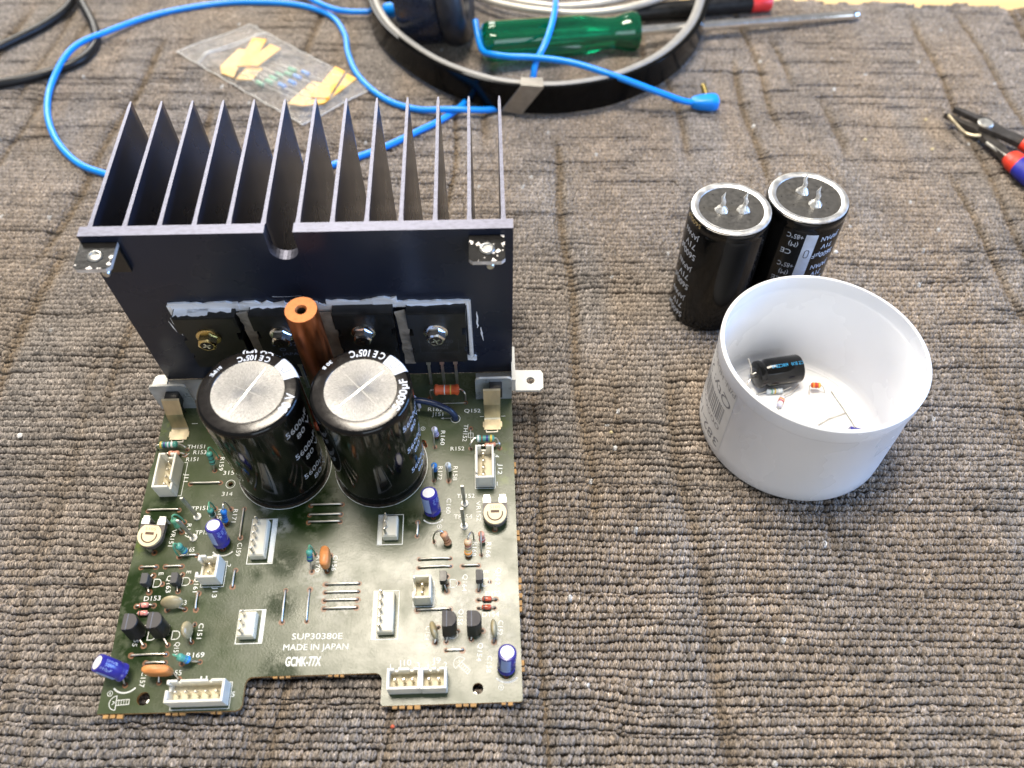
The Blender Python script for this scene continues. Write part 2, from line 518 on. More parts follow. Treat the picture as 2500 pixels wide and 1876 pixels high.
TXT = {}
def text_mesh(s, bold=False):
    """flat glyph mesh: verts with cap height 1, width as typed"""
    if (s, bold) in TXT: return TXT[(s, bold)]
    cu = bpy.data.curves.new('t', 'FONT'); cu.body = s; cu.size = 1; cu.resolution_u = 3
    cu.offset = 0.022 if bold else 0.0
    ob = bpy.data.objects.new('t', cu); COL.objects.link(ob)
    dg = bpy.context.evaluated_depsgraph_get()
    me = ob.evaluated_get(dg).to_mesh()
    v = np.array([x.co[:2] for x in me.vertices]) if len(me.vertices) else np.zeros((0, 2))
    f = [list(p.vertices) for p in me.polygons]
    bpy.data.objects.remove(ob); bpy.data.curves.remove(cu)
    if len(v):
        v[:, 0] -= v[:, 0].min()
        v = v / 0.69
    TXT[(s, bold)] = (v, f)
    return v, f

def put_text(mb, s, a, c, h, to3, mi=0, bold=False):
    """text whose mid-line runs from a to c in a 2D frame; to3 maps the frame to 3D"""
    v, f = text_mesh(s, bold)
    if not len(v): return
    a, c = np.array(a, float), np.array(c, float)
    d = c - a; ln = np.linalg.norm(d); d /= ln
    n = np.array([-d[1], d[0]])
    w = max(v[:, 0].max(), 0.05)
    sx = ln / w if len(s) > 1 else h
    pts = [a + d * (p[0] * sx) + n * ((p[1] - 0.5) * h) for p in v]
    mb.add([to3(p[0], p[1]) for p in pts], f, mi)

def stroke(mb, pts, w, to3, mi=0, closed=False):
    P = [np.array(p, float) for p in pts]
    if closed: P = P + [P[0]]
    for i in range(len(P) - 1):
        a, c = P[i], P[i + 1]
        d = c - a; l = np.linalg.norm(d)
        if l < 1e-6: continue
        d /= l; n = np.array([-d[1], d[0]]) * w / 2
        a2, c2 = a - d * w * 0.3, c + d * w * 0.3
        mb.add([to3(*(a2 - n)), to3(*(c2 - n)), to3(*(c2 + n)), to3(*(a2 + n))], [(0, 1, 2, 3)], mi)

def circ(x, y, r, n=20, a0=0, a1=360):
    full = abs(a1 - a0) >= 360
    k = n if full else n + 1
    return [(x + r * math.cos(math.radians(a0 + (a1 - a0) * i / n)), y + r * math.sin(math.radians(a0 + (a1 - a0) * i / n))) for i in range(k)]

# ------------------------------------------------------------------ setting: bench and carpet
mb = MB(); mb.box(-1500, 1800, -900, 1500, -30, -5.5)
build('bench_top', mb, 'bench_wood', label='pale yellow wooden bench top beyond the carpet edge', kind='structure')

TILT = -0.045                                     # the ribs run almost along x
def edge_y(x): return 472.0 - 0.075 * (x - 383) + 1.6 * math.sin(x * 0.11) + 1.2 * math.sin(x * 0.31 + 1)
mb = MB()
xs = np.linspace(-420, 720, 115)
ring = [(x, -330, 0) for x in xs[::-1]] + [(x, edge_y(x) + 1.0, 0) for x in xs]
ring = ring[::-1]
mb.loft([[(p[0], p[1], -5.4) for p in ring], [(p[0], p[1], -3.3) for p in ring]])
carpet = build('carpet', mb, 'carpet_back', label='grey-brown ribbed loop-pile carpet covering the bench', kind='structure')

def smooth_noise(n, step, r):
    """1D value noise sampled at integer positions, feature length `step` samples"""
    k = int(n / step) + 4
    a = r.normal(size=k)
    x = np.arange(n) / step
    i = x.astype(int); t = x - i; t = t * t * (3 - 2 * t)
    return a[i] * (1 - t) + a[i + 1] * t

def lattice(u, v, r, su, sv):
    a = r.normal(size=(400, 400))
    x = u / su + 150.37; y = v / sv + 150.11
    i = np.floor(x).astype(int) % 399; j = np.floor(y).astype(int) % 399
    t = x - np.floor(x); q = y - np.floor(y)
    t = t * t * (3 - 2 * t); q = q * q * (3 - 2 * q)
    return (a[i, j] * (1 - t) + a[i + 1, j] * t) * (1 - q) + (a[i, j + 1] * (1 - t) + a[i + 1, j + 1] * t) * q

def make_pile():
    PU = 1.62
    rows = []; v = -75.0
    while v < 560:
        narrow = rng.random() < 0.09
        w = rng.uniform(1.7, 2.2) if narrow else rng.normal(2.98, 0.22)
        w = max(1.6, w)
        rows.append((v, w, narrow)); v += w
    U0, U1 = -330, 640
    nu = int((U1 - U0) / PU)
    us = U0 + np.arange(nu) * PU
    nb = len(rows) + 1
    warp_seed = np.random.default_rng(3)
    A, B = [], []
    prev_gap = None
    lat = np.random.default_rng(5)
    latA = lat.normal(size=(400, 400))
    def wv(u, vv):
        x = u / 34 + 20.3; y = vv / 26 + 20.7
        i = np.floor(x).astype(int); j = int(math.floor(y))
        t = x - i; q = y - j; t = t * t * (3 - 2 * t); q = q * q * (3 - 2 * q)
        return (latA[i, j] * (1 - t) + latA[i + 1, j] * t) * (1 - q) + (latA[i, j + 1] * (1 - t) + latA[i + 1, j + 1] * t) * q
    bounds = []; gaps = []
    for r in range(nb):
        v0 = rows[r][0] if r < len(rows) else rows[-1][0] + rows[-1][1]
        bounds.append(v0 + 0.75 * wv(us, v0) + 0.22 * smooth_noise(nu, 9, warp_seed) + 0.14 * smooth_noise(nu, 3, warp_seed))
        # ribs part along whole blocks of the weave: cracks start and stop abruptly
        g = np.zeros(nu); p0 = 0
        while p0 < nu:
            ln_ = int(warp_seed.uniform(12, 40))
            if warp_seed.random() < 0.15: g[p0:p0 + ln_] = warp_seed.uniform(0.35, 1.0)
            p0 += ln_
        g = np.convolve(g, np.ones(3) / 3, 'same')
        gaps.append(0.10 + (0.30 + 1.7 * min(1, max(0, (v0 - 60) / 230))) * g * np.clip(1 + 0.35 * smooth_noise(nu, 5, warp_seed), 0.3, 1.6))
    cu, cv, hw, hh, gp, rid = [], [], [], [], [], []
    for r in range(len(rows)):
        lo = bounds[r] + gaps[r] / 2; hi = bounds[r + 1] - gaps[r + 1] / 2
        c = (lo + hi) / 2; h = np.maximum((hi - lo) / 2, 0.45)
        off = rng.uniform(0, PU)
        cu.append(us + off + rng.normal(0, 0.16, nu)); cv.append(c + rng.normal(0, 0.17, nu)); hw.append(h); gp.append(gaps[r] + gaps[r + 1])
        far = min(1, max(0, (rows[r][0] - 100) / 220))
        hgt = (2.6 + 0.6 * far if rows[r][2] else 3.45) + (0.22 * smooth_noise(nu, 12, warp_seed) + rng.normal(0, 0.20, nu)) * (1 - 0.55 * far)
        hh.append(hgt); rid.append(np.full(nu, r))
    cu, cv, hw, hh, gp, rid = map(np.concatenate, (cu, cv, hw, hh, gp, rid))
    # carpet frame: small turn of the ribs
    X = cu * math.cos(TILT) - cv * math.sin(TILT); Y = cu * math.sin(TILT) + cv * math.cos(TILT)
    # keep what the camera (and a step to the side) can see
    t = np.clip((Y + 60) / 550, 0, 1)
    keep = (Y > -62) & (X > -100 - 165 * t) & (X < 378 + 202 * t)
    ey = 472.0 - 0.075 * (X - 383) + 1.6 * np.sin(X * 0.11) + 1.2 * np.sin(X * 0.31 + 1)
    keep &= Y < ey
    keep &= ~((X > 4) & (X < 140) & (Y > 14) & (Y < 122))      # under the middle of the circuit board
    X, Y, cu, cv, hw, hh, gp, rid = [q[keep] for q in (X, Y, cu, cv, hw, hh, gp, rid)]
    n = len(X)
    # depth creases pressed across the ribs: browner yarn, slightly sunk
    cre = np.zeros(n)
    cr = np.random.default_rng(21)
    xs0 = -310.0
    while xs0 < 640:
        wdt = cr.uniform(1.6, 3.6); v0 = cr.uniform(-150, 420); v1 = v0 + cr.uniform(70, 330)
        drift = cr.normal(0, 0.03); amp = cr.uniform(0.45, 1.0) + 0.35 * np.clip((cv - 120) / 150, 0, 1)
        xc = xs0 + drift * (cv - 200) + 1.3 * np.sin(cv * 0.06 + xs0)
        env = np.clip((cv - v0) / 25, 0, 1) * np.clip((v1 - cv) / 25, 0, 1)
        cre = np.maximum(cre, amp * env * np.exp(-((cu - xc) / wdt) ** 2))
        xs0 += cr.uniform(8, 30)
    cre = np.clip(cre, 0, 1)
    hh = hh - 2.0 * cre
    big = lattice(cu, cv, np.random.default_rng(8), 55, 40)
    mid = lattice(cu, cv, np.random.default_rng(9), 9, 5)
    blu = lattice(cu, cv, np.random.default_rng(10), 15, 70)
    base = np.array([0.250, 0.205, 0.163])
    col = np.tile(base, (n, 1))
    k = np.clip(0.5 + 0.42 * blu, 0, 1)[:, None]
    col = col * (1 - k) + np.array([0.228, 0.204, 0.185]) * k
    col = col * (1 - 0.85 * cre[:, None]) + np.array([0.130, 0.094, 0.058]) * 0.85 * cre[:, None]
    bri = 1 + 0.06 * big + 0.10 * mid + rng.normal(0, 1, n) * (0.15 - 0.06 * np.clip((Y - 100) / 220, 0, 1))
    col *= np.clip(bri, 0.5, 1.6)[:, None]
    spk = rng.random(n) < 0.0012
    col[spk] = np.array([0.42, 0.42, 0.42])
    # tuft dome: three rings of five plus a tip
    K = 5
    ang = np.arange(K) * 2 * math.pi / K + 0.26
    rings = [(0.98, 0.0), (1.04, 0.60), (0.74, 0.90)]
    lean_u = rng.normal(0.35, 0.30, n) + 0.25 * mid
    lean_v = -0.22 * np.ones(n) + rng.normal(0, 0.12, n)
    wu = PU * 0.74 * (1 + rng.normal(0, 0.08, n))
    rot = rng.normal(0.25, 0.12, n)
    per = len(rings) * K + 1
    fill = 1.05 + 0.36 * np.clip((Y - 100) / 220, 0, 1) * (1 - np.clip((gp - 0.25) / 0.4, 0, 1))
    V = np.zeros((n, per, 3))
    for ri, (rr, zz) in enumerate(rings):
        for ki, a in enumerate(ang):
            jit = 1 + rng.normal(0, 0.07, n)
            du = np.cos(a) * rr * wu * jit; dv = np.sin(a) * rr * hw * fill * jit
            du2 = du + rot * dv * 0.45
            V[:, ri * K + ki, 0] = du2 + lean_u * zz * 0.5
            V[:, ri * K + ki, 1] = dv + lean_v * zz
            V[:, ri * K + ki, 2] = -0.6 + (hh + 0.6) * zz * (1 + rng.normal(0, 0.05, n))
    V[:, -1, 0] = lean_u * 0.6; V[:, -1, 1] = lean_v; V[:, -1, 2] = hh * 1.0
    # loose fibres lying over each tuft: thin tapering slivers
    NF = 4
    F = np.zeros((n, NF * 5, 3)); fcol = np.ones((n, NF * 5, 3))
    for k in range(NF):
        u0 = rng.uniform(-0.75, 0.75, n); sl = rng.normal(0.45, 0.30, n)
        s0 = rng.uniform(-1.0, -0.45, n); ln_ = rng.uniform(0.7, 1.5, n)
        lift = rng.uniform(0.10, 0.34, n); wd = rng.uniform(0.07, 0.14, n)
        b = np.clip(rng.lognormal(0.12, 0.45, n), 0.35, 2.4)
        for q, t in enumerate((0.0, 0.5, 1.0)):
            sv = s0 + ln_ * t
            zz = hh * (0.42 + 0.58 * np.sqrt(np.clip(1 - (sv * 0.95) ** 2, 0, 1))) + lift * (0.4 + 0.9 * t)
            uu = u0 + sl * (sv + 0.3) + lean_u * 0.4; vv = sv * hw * 1.0 + lean_v * 0.7
            if q < 2:
                for e, sg in enumerate((-1, 1)):
                    i = k * 5 + q * 2 + e
                    F[:, i, 0] = uu + sg * wd * (1.0 - 0.25 * q); F[:, i, 1] = vv; F[:, i, 2] = zz
            else:
                i = k * 5 + 4
                F[:, i, 0] = uu; F[:, i, 1] = vv; F[:, i, 2] = zz
        fcol[:, k * 5:k * 5 + 5, :] = b[:, None, None]
    V = np.concatenate([V, F], axis=1)
    ct, st = math.cos(TILT), math.sin(TILT)
    P = np.empty_like(V)
    P[:, :, 0] = X[:, None] + V[:, :, 0] * ct - V[:, :, 1] * st
    P[:, :, 1] = Y[:, None] + V[:, :, 0] * st + V[:, :, 1] * ct
    P[:, :, 2] = V[:, :, 2] - 3.2                   # tuft tops lie at about z = 0
    quads = []; tris = []
    for ri in range(len(rings) - 1):
        for ki in range(K):
            j = (ki + 1) % K
            quads.append((ri * K + ki, ri * K + j, (ri + 1) * K + j, (ri + 1) * K + ki))
    top = (len(rings) - 1) * K
    for ki in range(K):
        tris.append((top + ki, top + (ki + 1) % K, per - 1))
    for k in range(NF):
        o_ = per + k * 5
        quads.append((o_, o_ + 1, o_ + 3, o_ + 2)); tris.append((o_ + 2, o_ + 3, o_ + 4))
    dome = per; per = per + NF * 5
    off = (np.arange(n) * per)[:, None]
    q = (np.array(quads).reshape(1, -1) + off).reshape(-1)
    t3 = (np.array(tris).reshape(1, -1) + off).reshape(-1)
    nq, ntr = n * len(quads), n * len(tris)
    me = bpy.data.meshes.new('tufts')
    me.vertices.add(n * per); me.vertices.foreach_set('co', (P * S).astype(np.float32).ravel())
    me.loops.add(len(q) + len(t3)); me.loops.foreach_set('vertex_index', np.concatenate([q, t3]).astype(np.int32))
    me.polygons.add(nq + ntr)
    starts = np.concatenate([np.arange(nq) * 4, nq * 4 + np.arange(ntr) * 3]).astype(np.int32)
    me.polygons.foreach_set('loop_start', starts)
    me.polygons.foreach_set('use_smooth', np.ones(nq + ntr, dtype=bool))
    ca = me.color_attributes.new('yarn', 'FLOAT_COLOR', 'POINT')
    cc = np.ones((n, per, 4), dtype=np.float32); cc[:, :, :3] = col[:, None, :]; cc[:, dome:, :3] *= fcol
    ca.data.foreach_set('color', cc.ravel())
    me.materials.append(MATS['carpet_yarn'])
    me.update(calc_edges=True)
    me.validate()
    print('tufts', n, 'triangles', 2 * nq + ntr)
    link('tufts', me, carpet, kind='stuff')
make_pile()

# ------------------------------------------------------------------ the amplifier module (board frame, mm)
amp = empty('amplifier_module', (0, 0, 4.0), (math.radians(5.319), 0, 0),
            label='green amplifier circuit board with tall black finned heatsink, standing on the carpet', cat='circuit board')
W = 143.2
JUMP = [(16.3, 85, 28, 85), (2.1, 74, 13.9, 74), (38.9, 73.7, 39, 61.9), (4.1, 51.3, 9.8, 51.3), (13, 51.3, 19.2, 51.3), (17.5, 55.2, 24, 55.5), (39.1, 49.2, 39, 43),
        (27, 41, 27.1, 35), (7.5, 19.3, 19.6, 19.4), (13.1, 16.6, 19.7, 16.6), (64.4, 74.4, 76.2, 74.4), (64.2, 70.4, 76.2, 70.4), (64.2, 67.4, 76.2, 67.4),
        (72.8, 42.8, 84.9, 42.8), (72.8, 39.8, 84.9, 39.8), (72.8, 36.9, 84.8, 36.9), (72.8, 33.9, 84.7, 33.9), (58.5, 41.1, 58.5, 29.5), (67.2, 41.1, 67.2, 29.5),
        (105.7, 66.4, 105.6, 60.7), (106.6, 51.3, 118.3, 51.4), (106.6, 48.2, 118.4, 48.4), (122.7, 48.4, 128.7, 48.4), (106.4, 32.3, 118.3, 32.4), (116.9, 17.8, 122.8, 17.8)]
HOLES = []
for j in JUMP: HOLES += [(j[0], j[1]), (j[2], j[3])]

NUBS = []
def teeth(x0, x1, y, depth, spec, horizontal=True):
    """edge from x0 to x1 with break-off nubs: spec = [(start,end)...]"""
    for (a, b) in spec:
        d = depth * random.uniform(.75, 1.1)
        if horizontal: NUBS.append((a, b, y - d, y - 0.002))
        else: NUBS.append((y + 0.002, y + d, a, b))
    return []
outer = [(0, 0.3)] + teeth(0, 48, 0, 1.3, [(2.2, 4.0), (4.5, 6.2), (6.8, 8.8)]) + teeth(0, 48, 0, 0.9, [(23, 24.6), (25.3, 27), (27.6, 29.4), (38, 39.5), (40.3, 41.6)])
outer += [(46.2, 0), (47.6, 0.6), (48.2, 2), (48.2, 8.2), (48.6, 9.8), (49.6, 10.7), (51, 10.9)]
outer += teeth(0, 0, 10.9, 0.8, [(57.5, 59), (59.8, 61.3), (62, 63.4), (76.5, 77.8), (78.5, 80), (80.6, 81.8)])
outer += [(93, 10.9), (94.3, 10.3), (95, 9), (95, 0.8), (95.6, 0)]
outer += teeth(0, 0, 0, 1.2, [(99, 100.6), (101.4, 103.2), (104, 105.8), (106.5, 108.5)]) + teeth(0, 0, 0, 1.0, [(120.5, 122.4), (123, 124.8), (125.4, 127.4), (136, 137.4), (138.2, 139.8)])
outer += [(142.6, 0), (W, 0.6)] + teeth(0, 0, W, 1.2, [(10, 11.4), (12, 13.8), (31, 32.6), (33.2, 35), (36, 37.6), (39, 40.8), (41.6, 43.4), (58, 59.6), (60.2, 62)], False)
outer += teeth(0, 0, W, 0.9, [(86, 88), (89, 91)], False) + [(W, 134), (0, 134), (0, 95), (-0.6, 92), (-0.5, 75), (0.3, 60), (-0.2, 40), (0.4, 22), (0, 10)]
mb = MB()
mb.plate(outer, [circ(14.6, 4.8, 2.2, 24), circ(128, 4.7, 1.9, 24), circ(32, 84.4, 0.95, 14)], lambda u, v, w: (u, v, -w), 1.6, 0, 1)
for q in NUBS: mb.box(q[0], q[1], q[2], q[3], -1.58, -0.12 - random.uniform(0, .2), 1)
board = build('circuit_board', mb, ['board_green', 'board_edge'], amp, label='green printed circuit board with white lettering and flux stains')

# ---- silkscreen
SILK = [('TH151', 12.2, 101.5, 19.2, 101.4, 1.7), ('R153', 15.1, 98.9, 20.2, 98.8, 1.7), ('R151', 12.8, 95.8, 17.5, 95.8, 1.7), ('R159', 27.1, 96.4, 27.2, 90.4, 1.7), ('315', 28.4, 89.4, 32.7, 89.4, 1.7), ('314', 29.3, 80.3, 33.4, 80.2, 1.7), ('J11', 14.2, 89.5, 14.2, 85.9, 1.7), ('TP151', 18.6, 74.4, 24.8, 74.6, 1.7), ('R171', 35.7, 73.7, 35.5, 68.3, 1.7), ('R157', 29.9, 73.9, 29.7, 68.4, 1.7), ('R167', 19.0, 68.2, 18.8, 62.5, 1.7), ('TP153', 21.8, 64.5, 27.8, 64.6, 1.7), ('VR151', 13.7, 66.0, 13.3, 59.3, 1.7), ('R165', 18.5, 57.7, 22.6, 57.8, 1.7), ('C159', 39.3, 59.9, 39.1, 54.7, 1.7), ('2', 36.3, 51.7, 36.3, 50.1, 1.7), ('J13', 32.8, 43.2, 32.9, 39.2, 1.7), ('E', 12.0, 49.2, 12.1, 47.8, 1.7), ('E', 22.1, 49.5, 22.1, 48.2, 1.7), ('Q163', 15.3, 47.9, 15.9, 41.5, 1.7), ('Q161', 25.6, 47.2, 25.6, 41.4, 1.7), ('D153', 7.7, 39.5, 13.6, 39.6, 1.7), ('C153', 18.2, 37.5, 23.3, 37.7, 1.7), ('C151', 30.0, 29.9, 29.9, 24.5, 1.7), ('Q151', 22.8, 23.5, 22.7, 19.3, 1.7), ('R169', 26.6, 18.9, 32.8, 18.9, 1.7), ('C155', 20.4, 13.0, 26.0, 13.1, 1.7), ('C157', 13.2, 13.8, 13.2, 8.6, 1.7), ('J1', 32.1, 10.8, 35.1, 10.8, 1.7), ('5', 44.3, 5.4, 45.9, 5.3, 1.7), ('Q155', 8.6, 28.4, 7.8, 22.5, 1.7), ('R170', 69.3, 54.0, 69.2, 47.8, 1.7), ('C156', 75.5, 53.9, 75.2, 48.0, 1.7), ('SUP30380E', 62.6, 24.3, 80.4, 24.0, 2.1), ('MADE IN JAPAN', 60.0, 20.6, 82.7, 20.3, 2.1), ('J10', 100.6, 14.0, 105.0, 14.1, 2), ('1', 97.7, 12.9, 98.5, 12.9, 2), ('3', 106.9, 13.0, 108.2, 13.1, 2), ('R162', 108.4, 116.3, 114.4, 116.1, 1.7), ('J151', 110.1, 113.9, 114.7, 113.8, 1.7), ('Q152', 123.4, 115.2, 130.1, 115.1, 1.7), ('TH152', 124.2, 108.7, 123.5, 100.8, 1.7), ('R160', 114.8, 106.0, 114.6, 99.4, 1.7), ('R152', 117.9, 97.6, 123.4, 97.6, 1.7), ('4', 136.6, 94.3, 136.4, 92.9, 1.7), ('J12', 137.9, 90.3, 137.4, 85.6, 1.7), ('1', 136.2, 81.6, 137.5, 81.6, 1.7), ('R172', 114.0, 89.9, 113.7, 83.9, 1.7), ('R158', 120.0, 89.7, 119.7, 83.5, 1.7), ('C160', 117.5, 75.9, 117.2, 69.5, 1.7), ('TP152', 120.5, 76.8, 127.4, 76.7, 1.7), ('TP154', 119.4, 68.2, 126.4, 68.1, 1.7), ('VR152', 128.8, 74.4, 129.0, 66.1, 1.7), ('164', 101.8, 116.2, 105.1, 116.1, 1.7), ('R166', 132.7, 57.4, 132.2, 51.5, 1.7), ('R168', 127.5, 57.7, 126.9, 52.1, 1.7), ('E', 131.4, 46.4, 131.3, 45.3, 1.7), ('Q162', 136.2, 47.3, 135.5, 40.8, 1.7), ('Q164', 123.8, 45.2, 123.4, 38.8, 1.7), ('D152', 131.1, 37.7, 136.5, 37.8, 1.7), ('Q156', 122.3, 32.2, 121.8, 26.5, 1.7), ('D154', 129.8, 30.1, 135.8, 30.1, 1.7), ('C152', 136.5, 27.8, 135.9, 22.6, 1.7), ('Q154', 129.2, 20.1, 128.4, 13.8, 1.7), ('C158', 132.3, 15.5, 131.7, 9.9, 1.7), ('J9', 112.2, 14.5, 115.2, 14.6, 2), ('2', 116.2, 12.9, 117.0, 13.0, 2), ('1', 110.8, 12.5, 111.3, 12.6, 2), ('C154', 110.6, 26.5, 110.1, 21.5, 1.7)]
mb = MB()
on_board = lambda x, y: (x, y, 0.05)
for (s_, x0, y0, x1, y1, h) in SILK:
    put_text(mb, s_, (x0, y0), (x1, y1), h, on_board)
put_text(mb, 'GCMK-77X', (61.3, 15.7), (73.6, 15.5), 3.1, on_board, bold=True)
for (x0, y0, x1, y1) in [(42.8, 51.5, 52.2, 69.2), (42.9, 22.3, 52.2, 34.2), (90.7, 57.6, 100.1, 69.6), (90.6, 22.3, 99.8, 39.8)]:
    stroke(mb, [(x0, y0), (x1, y0), (x1, y1), (x0, y1)], 0.3, on_board, closed=True)
for (x0, y0, x1, y1) in [(50.4, 51.8, 52.0, 69.0), (50.9, 22.6, 52.0, 34.0), (90.9, 57.8, 92.4, 69.4), (90.8, 22.5, 92.2, 39.6)]:
    mb.add([(x0, y0, .05), (x1, y0, .05), (x1, y1, .05), (x0, y1, .05)], [(0, 1, 2, 3)])
for (cx, cy) in [(7.6, 11.9), (33.3, 60.0), (111.5, 70.6), (138, 11.4)]:
    stroke(mb, circ(cx, cy, 5.0, 12, 225, 315), 0.55, on_board)
for (cx, cy) in [(3, 6.8), (114, 64.3), (106.6, 107.2), (135.9, 4.8)]:
    stroke(mb, circ(cx, cy, 0.85, 16), 0.16, on_board, closed=True)
    stroke(mb, [(cx, cy - 0.45), (cx, cy + 0.45)], 0.2, on_board)
for (cx, cy) in [(11.2, 45.2), (21.6, 45.5), (119.4, 41.9), (131.1, 42), (13, 26), (21.5, 26), (119.5, 23.4)]:
    stroke(mb, [(cx - 1.2, cy - 1.5)] + circ(cx, cy, 1.5, 10, -70, 70) + [(cx - 1.2, cy + 1.5)], 0.3, on_board, closed=True)
def screw_icon(ox, oy, ang):
    c, s_ = math.cos(ang), math.sin(ang)
    T = lambda p: (ox + p[0] * c - p[1] * s_, oy + p[0] * s_ + p[1] * c)
    stroke(mb, [T(p) for p in circ(0, 0, 2.3, 10, 90, 270)], 0.2, on_board, closed=True)
    stroke(mb, [T((0.1, -0.8)), T((4.3, -0.8)), T((4.3, 0.8)), T((0.1, 0.8))], 0.2, on_board)
    for k in range(1, 5): stroke(mb, [T((k * 0.86, -0.8)), T((k * 0.86, 0.8))], 0.15, on_board)
    stroke(mb, [T((-1.3, -0.5)), T((-0.5, 0.2)), T((-1.2, 0.6))], 0.18, on_board)
screw_icon(5.7, 3.7, 0.06)
screw_icon(121.9, 13.2, -0.78)
stroke(mb, circ(119.8, 111.5, 1.9, 24), 0.2, on_board, closed=True)
stroke(mb, [(117.7, 111.8), (114.2, 111.8)], 0.2, on_board)
mb.add([(113.7, 111.8, .05), (114.9, 111.3, .05), (114.9, 112.3, .05)], [(0, 1, 2)])
for a in [(129.9, 112.2, 131.4, 112.2), (138.6, 112.2, 140.3, 112.2), (3.5, 112.2, 4.6, 112.2), (12.2, 112.2, 14.4, 112.2)]: stroke(mb, [a[:2], a[2:]], 0.2, on_board)
stroke(mb, [(125, 102.5), (127, 102.5), (127, 104.6), (125, 104.6)], 0.18, on_board, closed=True)
stroke(mb, [(126, 101), (126, 106)], 0.16, on_board)
stroke(mb, circ(32, 84.4, 1.75, 24), 0.22, on_board, closed=True)
for (cx, cy) in [(52.5, 91.3), (90.6, 91)]: stroke(mb, circ(cx, cy, 18.2, 48), 0.25, on_board, closed=True)
stroke(mb, [(10.8, 97.2), (12, 97.2), (13.5, 98.6)], 0.18, on_board)
stroke(mb, [(12.4, 80), (13.6, 80), (13.6, 94.4), (12.4, 94.4)], 0.18, on_board)
for (x0, y0, x1, y1) in [(127.7, 79.7, 135.6, 94.8), (24.2, 0.8, 44, 9.4), (27.2, 43.2, 35.6, 52.8), (104.9, 33.6, 112.4, 42.9)]:
    stroke(mb, [(x0, y0), (x1, y0), (x1, y1), (x0, y1)], 0.2, on_board, closed=True)
stroke(mb, [(109, 119.0), (124, 119.0)], 0.18, on_board)
build('silkscreen_print', mb, 'silk', board)

# ---- bits of solder mask: brown flux rims and lead holes
LEADS = [(24.9, 90.3), (25.5, 96.2), (28.2, 70.5), (27.7, 74.2), (32.9, 67.6), (33.6, 73.8), (16.6, 65.0), (16.9, 69.0), (17.5, 55.2), (67.2, 47.8), (67.9, 54.6), (31.8, 16.4), (25.5, 16.1),
         (111.5, 98.4), (112.2, 103.4), (111.4, 83.7), (117.2, 83.5), (112, 58.3), (124.9, 51.9), (129.8, 52.5), (33.3, 57.6), (111.6, 68.2), (7.5, 9.5), (137.9, 8.7), (9.1, 41.9), (9.3, 48.1), (13.1, 44.9),
         (19.5, 41.8), (19.8, 48.1), (23.6, 45.1), (117, 38.9), (117.3, 41.8), (121.2, 41.9), (117.2, 44.6), (128.5, 38.8), (132.6, 42), (11.1, 22.7), (19.5, 22.6), (117, 20.7), (121.2, 24.3), (129.8, 24.3), (125.7, 21.2),
         (16.9, 35.2), (23.3, 35.1), (27.6, 29.7), (27.6, 23.3), (113, 20.5), (114.3, 26), (133.7, 20.1), (19, 10.1), (25.5, 10.8), (73.1, 47.9), (73.6, 53.9), (126, 97.5), (137.5, 97.3), (126.1, 106.6), (107.7, 99.4), (8, 57), (135, 62.4),
         (5.6, 36.6), (11.8, 36.9), (128.3, 35.5), (134.9, 35.4), (128.4, 32.4), (134.4, 32.4), (12.3, 100.2), (12.0, 97.7), (7.2, 99.0), (109.4, 121.8), (124.1, 119)]
mb = MB()
for (x, y) in HOLES + LEADS:
    r = random.uniform(0.9, 1.2)
    ox, oy = random.uniform(-.15, .15), random.uniform(-.15, .15)
    mb.add([(p[0] + random.uniform(-.08, .08), p[1] + random.uniform(-.08, .08), 0.025) for p in circ(x + ox, y + oy, r, 12)], [list(range(12))], 0)
    mb.add([(p[0], p[1], 0.038) for p in circ(x, y, 0.55, 10)], [list(range(10))], 1)
build('lead_holes', mb, ['flux_brown', 'hole_dark'], board, kind='stuff')

# ---- wire jumpers
for (x0, y0, x1, y1) in JUMP:
    d = Vector((x1 - x0, y1 - y0, 0)); u = d.normalized()
    z = random.uniform(0.75, 1.0)
    sag = random.uniform(-0.12, 0.12); nrm = Vector((-u.y, u.x, 0))
    a = Vector((x0, y0, 0)); c = Vector((x1, y1, 0))
    mb = MB().tube([a + Vector((0, 0, -0.8)), a + Vector((0, 0, z * 0.5)), a + u * 0.25 + Vector((0, 0, z * 0.88)), a + u * 0.7 + Vector((0, 0, z)), (a + c) / 2 + Vector((0, 0, z + 0.05)) + nrm * sag,
                    c - u * 0.7 + Vector((0, 0, z)), c - u * 0.25 + Vector((0, 0, z * 0.88)), c + Vector((0, 0, z * 0.5)), c + Vector((0, 0, -0.8))], 0.34, 8)
    build('jumper_wire', mb, 'tin', amp)

# ---- heatsink
HX0, HX1, HY, HZ0, HZ1 = 0.1, 143.6, 131.4, 4.2, 90.8
slot = [(61.0, HZ1), (60.9, 82.2)] + [(65.75 + 4.85 * math.cos(math.radians(a)), 82.2 + 4.85 * math.sin(math.radians(a))) for a in range(195, 346, 15)] + [(70.6, 82.2), (70.6, HZ1)]
outl = [(HX0, HZ1), (HX0, HZ0), (HX1, HZ0), (HX1, HZ1)] + slot[::-1]
mb = MB()
mb.plate(outl, [], lambda u, v, w: (u, HY + w, v), 4.2, 0, 0)
for i, f in enumerate(mb.f):                       # the sawn top edge and the slot are bare metal
    c = np.mean([mb.v[k] for k in f], axis=0)
    zs = [mb.v[k][2] for k in f]
    if (min(zs) > HZ1 - 0.01) or (60.5 < c[0] < 71 and c[2] > 76.8 and max(mb.v[k][1] for k in f) - min(mb.v[k][1] for k in f) > 1):
        mb.m[i] = 1
heatsink = build('heatsink', mb, ['anodised', 'cut_alu'], amp, label='tall black anodised heatsink with thirteen fins and a slotted top edge')
fin_mb = MB()
t0, t1 = 0.85, 0.55
